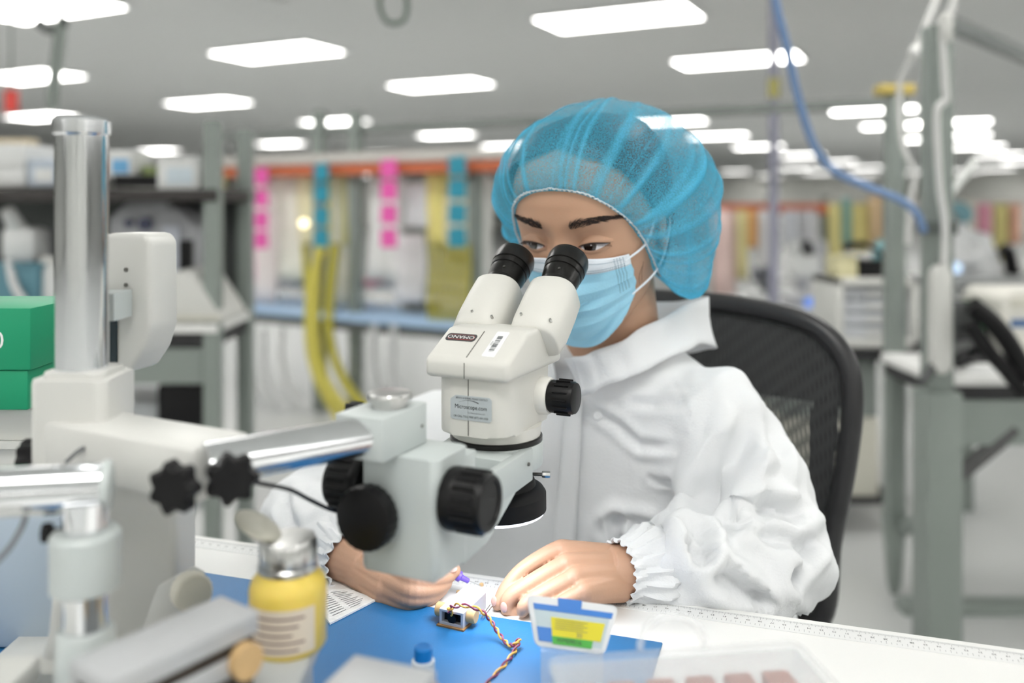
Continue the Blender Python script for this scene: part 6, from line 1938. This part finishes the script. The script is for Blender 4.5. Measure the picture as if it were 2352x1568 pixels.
bm = NB(); p = S(2190, 612, cz - 0.15); box(bm, p, (0.14, 0.03, 0.11), rz(0.5), 0.006); mn = obj('monitor', bm, black_pl); tag(mn, 'small monitor in front of the distant person', 'monitor')
bm = NB(); box(bm, p + V((0.008, -0.017, 0)), (0.115, 0.004, 0.085), rz(0.5)); obj('screen', bm, mat('lit pale screen', (190, 214, 240), 0.3, var=0, emit=1.0), mn)
bm = NB(); cyl(bm, p + V((0, 0.02, -0.05)), V((p.x, p.y + 0.02, 0.62)), 0.02, seg=10); obj('monitor_stand', bm, black_pl, mn)
bm = NB(); p2 = S(2190, 540, cz + 0.1); box(bm, p2, (0.16, 0.1, 0.14), None, 0.03); cyl(bm, p2, V((p2.x, p2.y, 0)), 0.03, seg=10); tag(obj('black_monitor_back', bm, black_pl), 'black monitor on a stand left of the distant person', 'monitor')
fb2 = thing('colleague_bench', 'pale far bench in front of the distant person', 'workbench', (S(2240, 0, cz).x, cz - 0.2, 0))
bm = NB(); p = S(2240, 685, cz - 0.2); box(bm, (p.x, cz - 0.1, 0.6), (1.1, 0.5, 0.04), None, 0.004); obj('worktop', bm, mat('grey worktop', (176, 178, 178), 0.5), fb2)
for x in (-0.5, 0.5):
    bm = NB(); box(bm, (p.x + x, cz - 0.1, 0.29), (0.05, 0.4, 0.58)); obj('leg', bm, frame_grey, fb2)
bm = NB(); p = S(2318, 620, cz); tube(bm, spline([p + V((0, 0, -0.25)), p + V((0.03, 0, -0.1)), p + V((0.0, 0, 0.1)), p + V((-0.05, 0, 0.16))], 6), 0.05, 12); cyl(bm, p + V((0, 0, -0.25)), V((p.x, p.y, 0)), 0.03, seg=10); tag(obj('black_chair_back', bm, black_pl), 'black chair back behind the distant person', 'chair')

# -- the sitter's mesh office chair
ch_ = thing('office_chair', 'black mesh office chair behind the seated person', 'chair', V((0.28, 1.25, 0)), math.atan2(-0.456, 0.89))
cr = S(1966, 470, 1.11)                       # right edge of the back
CL = V((0.89, -0.456, 0)).normalized(); CB = V((0.456, 0.89, 0)).normalized()
CO_ = V((cr.x, cr.y, 0)) - CL * 0.25                          # middle of the back
outl = [(-0.235, 0.62), (-0.243, 0.80), (-0.248, 0.90), (-0.240, 0.965), (-0.205, 1.0), (-0.1, 1.012), (0.0, 1.014), (0.1, 1.010), (0.19, 0.995), (0.236, 0.957), (0.248, 0.905), (0.240, 0.82), (0.222, 0.72), (0.21, 0.62), (0.15, 0.585), (0.0, 0.575), (-0.16, 0.585)]


def CP(x, z, off=0.0):
    bow = 0.03 * (1 - (x / 0.25) ** 2) + 0.08 * max(0, (z - 0.85)) ** 1.3 - 0.02
    return CO_ + CL * x + CB * (bow + off) + V((0, 0, z - 0.028))


o3 = [CP(x, z) for x, z in outl]
lp_ = spline(o3 + [o3[0]], 8)
bm = NB(); tube(bm, lp_, 0.0135, 14, cap=False); obj('back_frame', bm, mat('satin black plastic', (38, 38, 40), 0.35), ch_)
sp2 = spline([V((x, z, 0)) for x, z in outl] + [V((outl[0][0], outl[0][1], 0))], 8)


def span(x):
    zs__ = []
    for a, b in zip(sp2[:-1], sp2[1:]):
        if (a.x - x) * (b.x - x) <= 0 and abs(a.x - b.x) > 1e-7:
            zs__.append(a.y + (b.y - a.y) * (x - a.x) / (b.x - a.x))
    return (min(zs__), max(zs__)) if len(zs__) >= 2 else None


bm = NB()
x = -0.236
while x < 0.238:
    sp_ = span(x)
    if sp_:
        z0, z1 = sp_
        N_ = int((z1 - z0) / 0.006) + 2
        pr_ = None
        for i in range(N_ + 1):
            z = z0 + (z1 - z0) * i / N_
            w_ = 0.0021
            xx = x + 0.0007 * math.sin(z * 260 + x * 900)
            cu = [bm.verts.new(CP(xx - w_, z)), bm.verts.new(CP(xx + w_, z))]
            if pr_:
                bm.faces.new((pr_[0], pr_[1], cu[1], cu[0]))
            pr_ = cu
    x += 0.0056
tag(obj('mesh_weave', bm, mat('charcoal mesh yarn', (58, 59, 60), 0.7, var=0.15, vscale=300), ch_, smooth=0, fix=False), kind='stuff')
bm = NB(); rows = []
for k in range(8):
    z = 0.892 + 0.112 * k / 7
    rows.append([CP(-0.235 + 0.47 * i / 30, min(z, (span(-0.235 + 0.47 * i / 30) or (0, 1.0))[1] - 0.004), 0.006) for i in range(31)])
loft(bm, rows, cap=False, closed=False); o = obj('head_pad', bm, mat('black mesh lining', (26, 26, 28), 0.8, bump=0.3, bscale=500), ch_); md = o.modifiers.new('s', 'SOLIDIFY'); md.thickness = 0.003
for s in (-1, 1):
    bm = NB(); rows = [[CP(s * (0.232 - 0.034 * i / 4) * (1 - 0.11 * max(0, (0.9 - z) / 0.3)), z, 0.006) for i in range(5)] for z in [0.60 + 0.30 * k / 10 for k in range(11)]]
    loft(bm, rows, cap=False, closed=False); obj('side_lining', bm, mat('black mesh lining', (26, 26, 28), 0.8), ch_)
sc_ = CO_ - CB * 0.26
bm = NB(); prism(bm, rrect(0.5, 0.48, 0.09), frame(V((sc_.x, sc_.y, 0.40)), CL, CB, (0, 0, 1)), 0.06, 0.02, 3); obj('seat', bm, black_mat, ch_)
bm = NB(); tube(bm, spline([V((sc_.x, sc_.y, 0.38)) + CB * 0.1, V((CO_.x, CO_.y, 0.40)) + CB * 0.03, CP(0, 0.6, 0.02), CP(0, 0.75, 0.025)], 6), 0.022, 12); obj('back_spine', bm, black_pl, ch_)
bm = NB(); cyl(bm, (sc_.x, sc_.y, 0.08), (sc_.x, sc_.y, 0.40), 0.028); obj('gas_column', bm, dark_steel, ch_)
for k in range(5):
    a_ = 2 * PI * k / 5 + 0.3; e_ = V((sc_.x + 0.29 * math.cos(a_), sc_.y + 0.29 * math.sin(a_), 0.075))
    bm = NB(); cyl(bm, (sc_.x, sc_.y, 0.10), e_, 0.025, 0.016); lg = obj('base_leg', bm, black_pl, ch_)
    bm = NB(); cyl(bm, e_ + V((-0.012, 0, -0.045)), e_ + V((0.012, 0, -0.045)), 0.03, seg=20); obj('caster', bm, black_mat, lg)
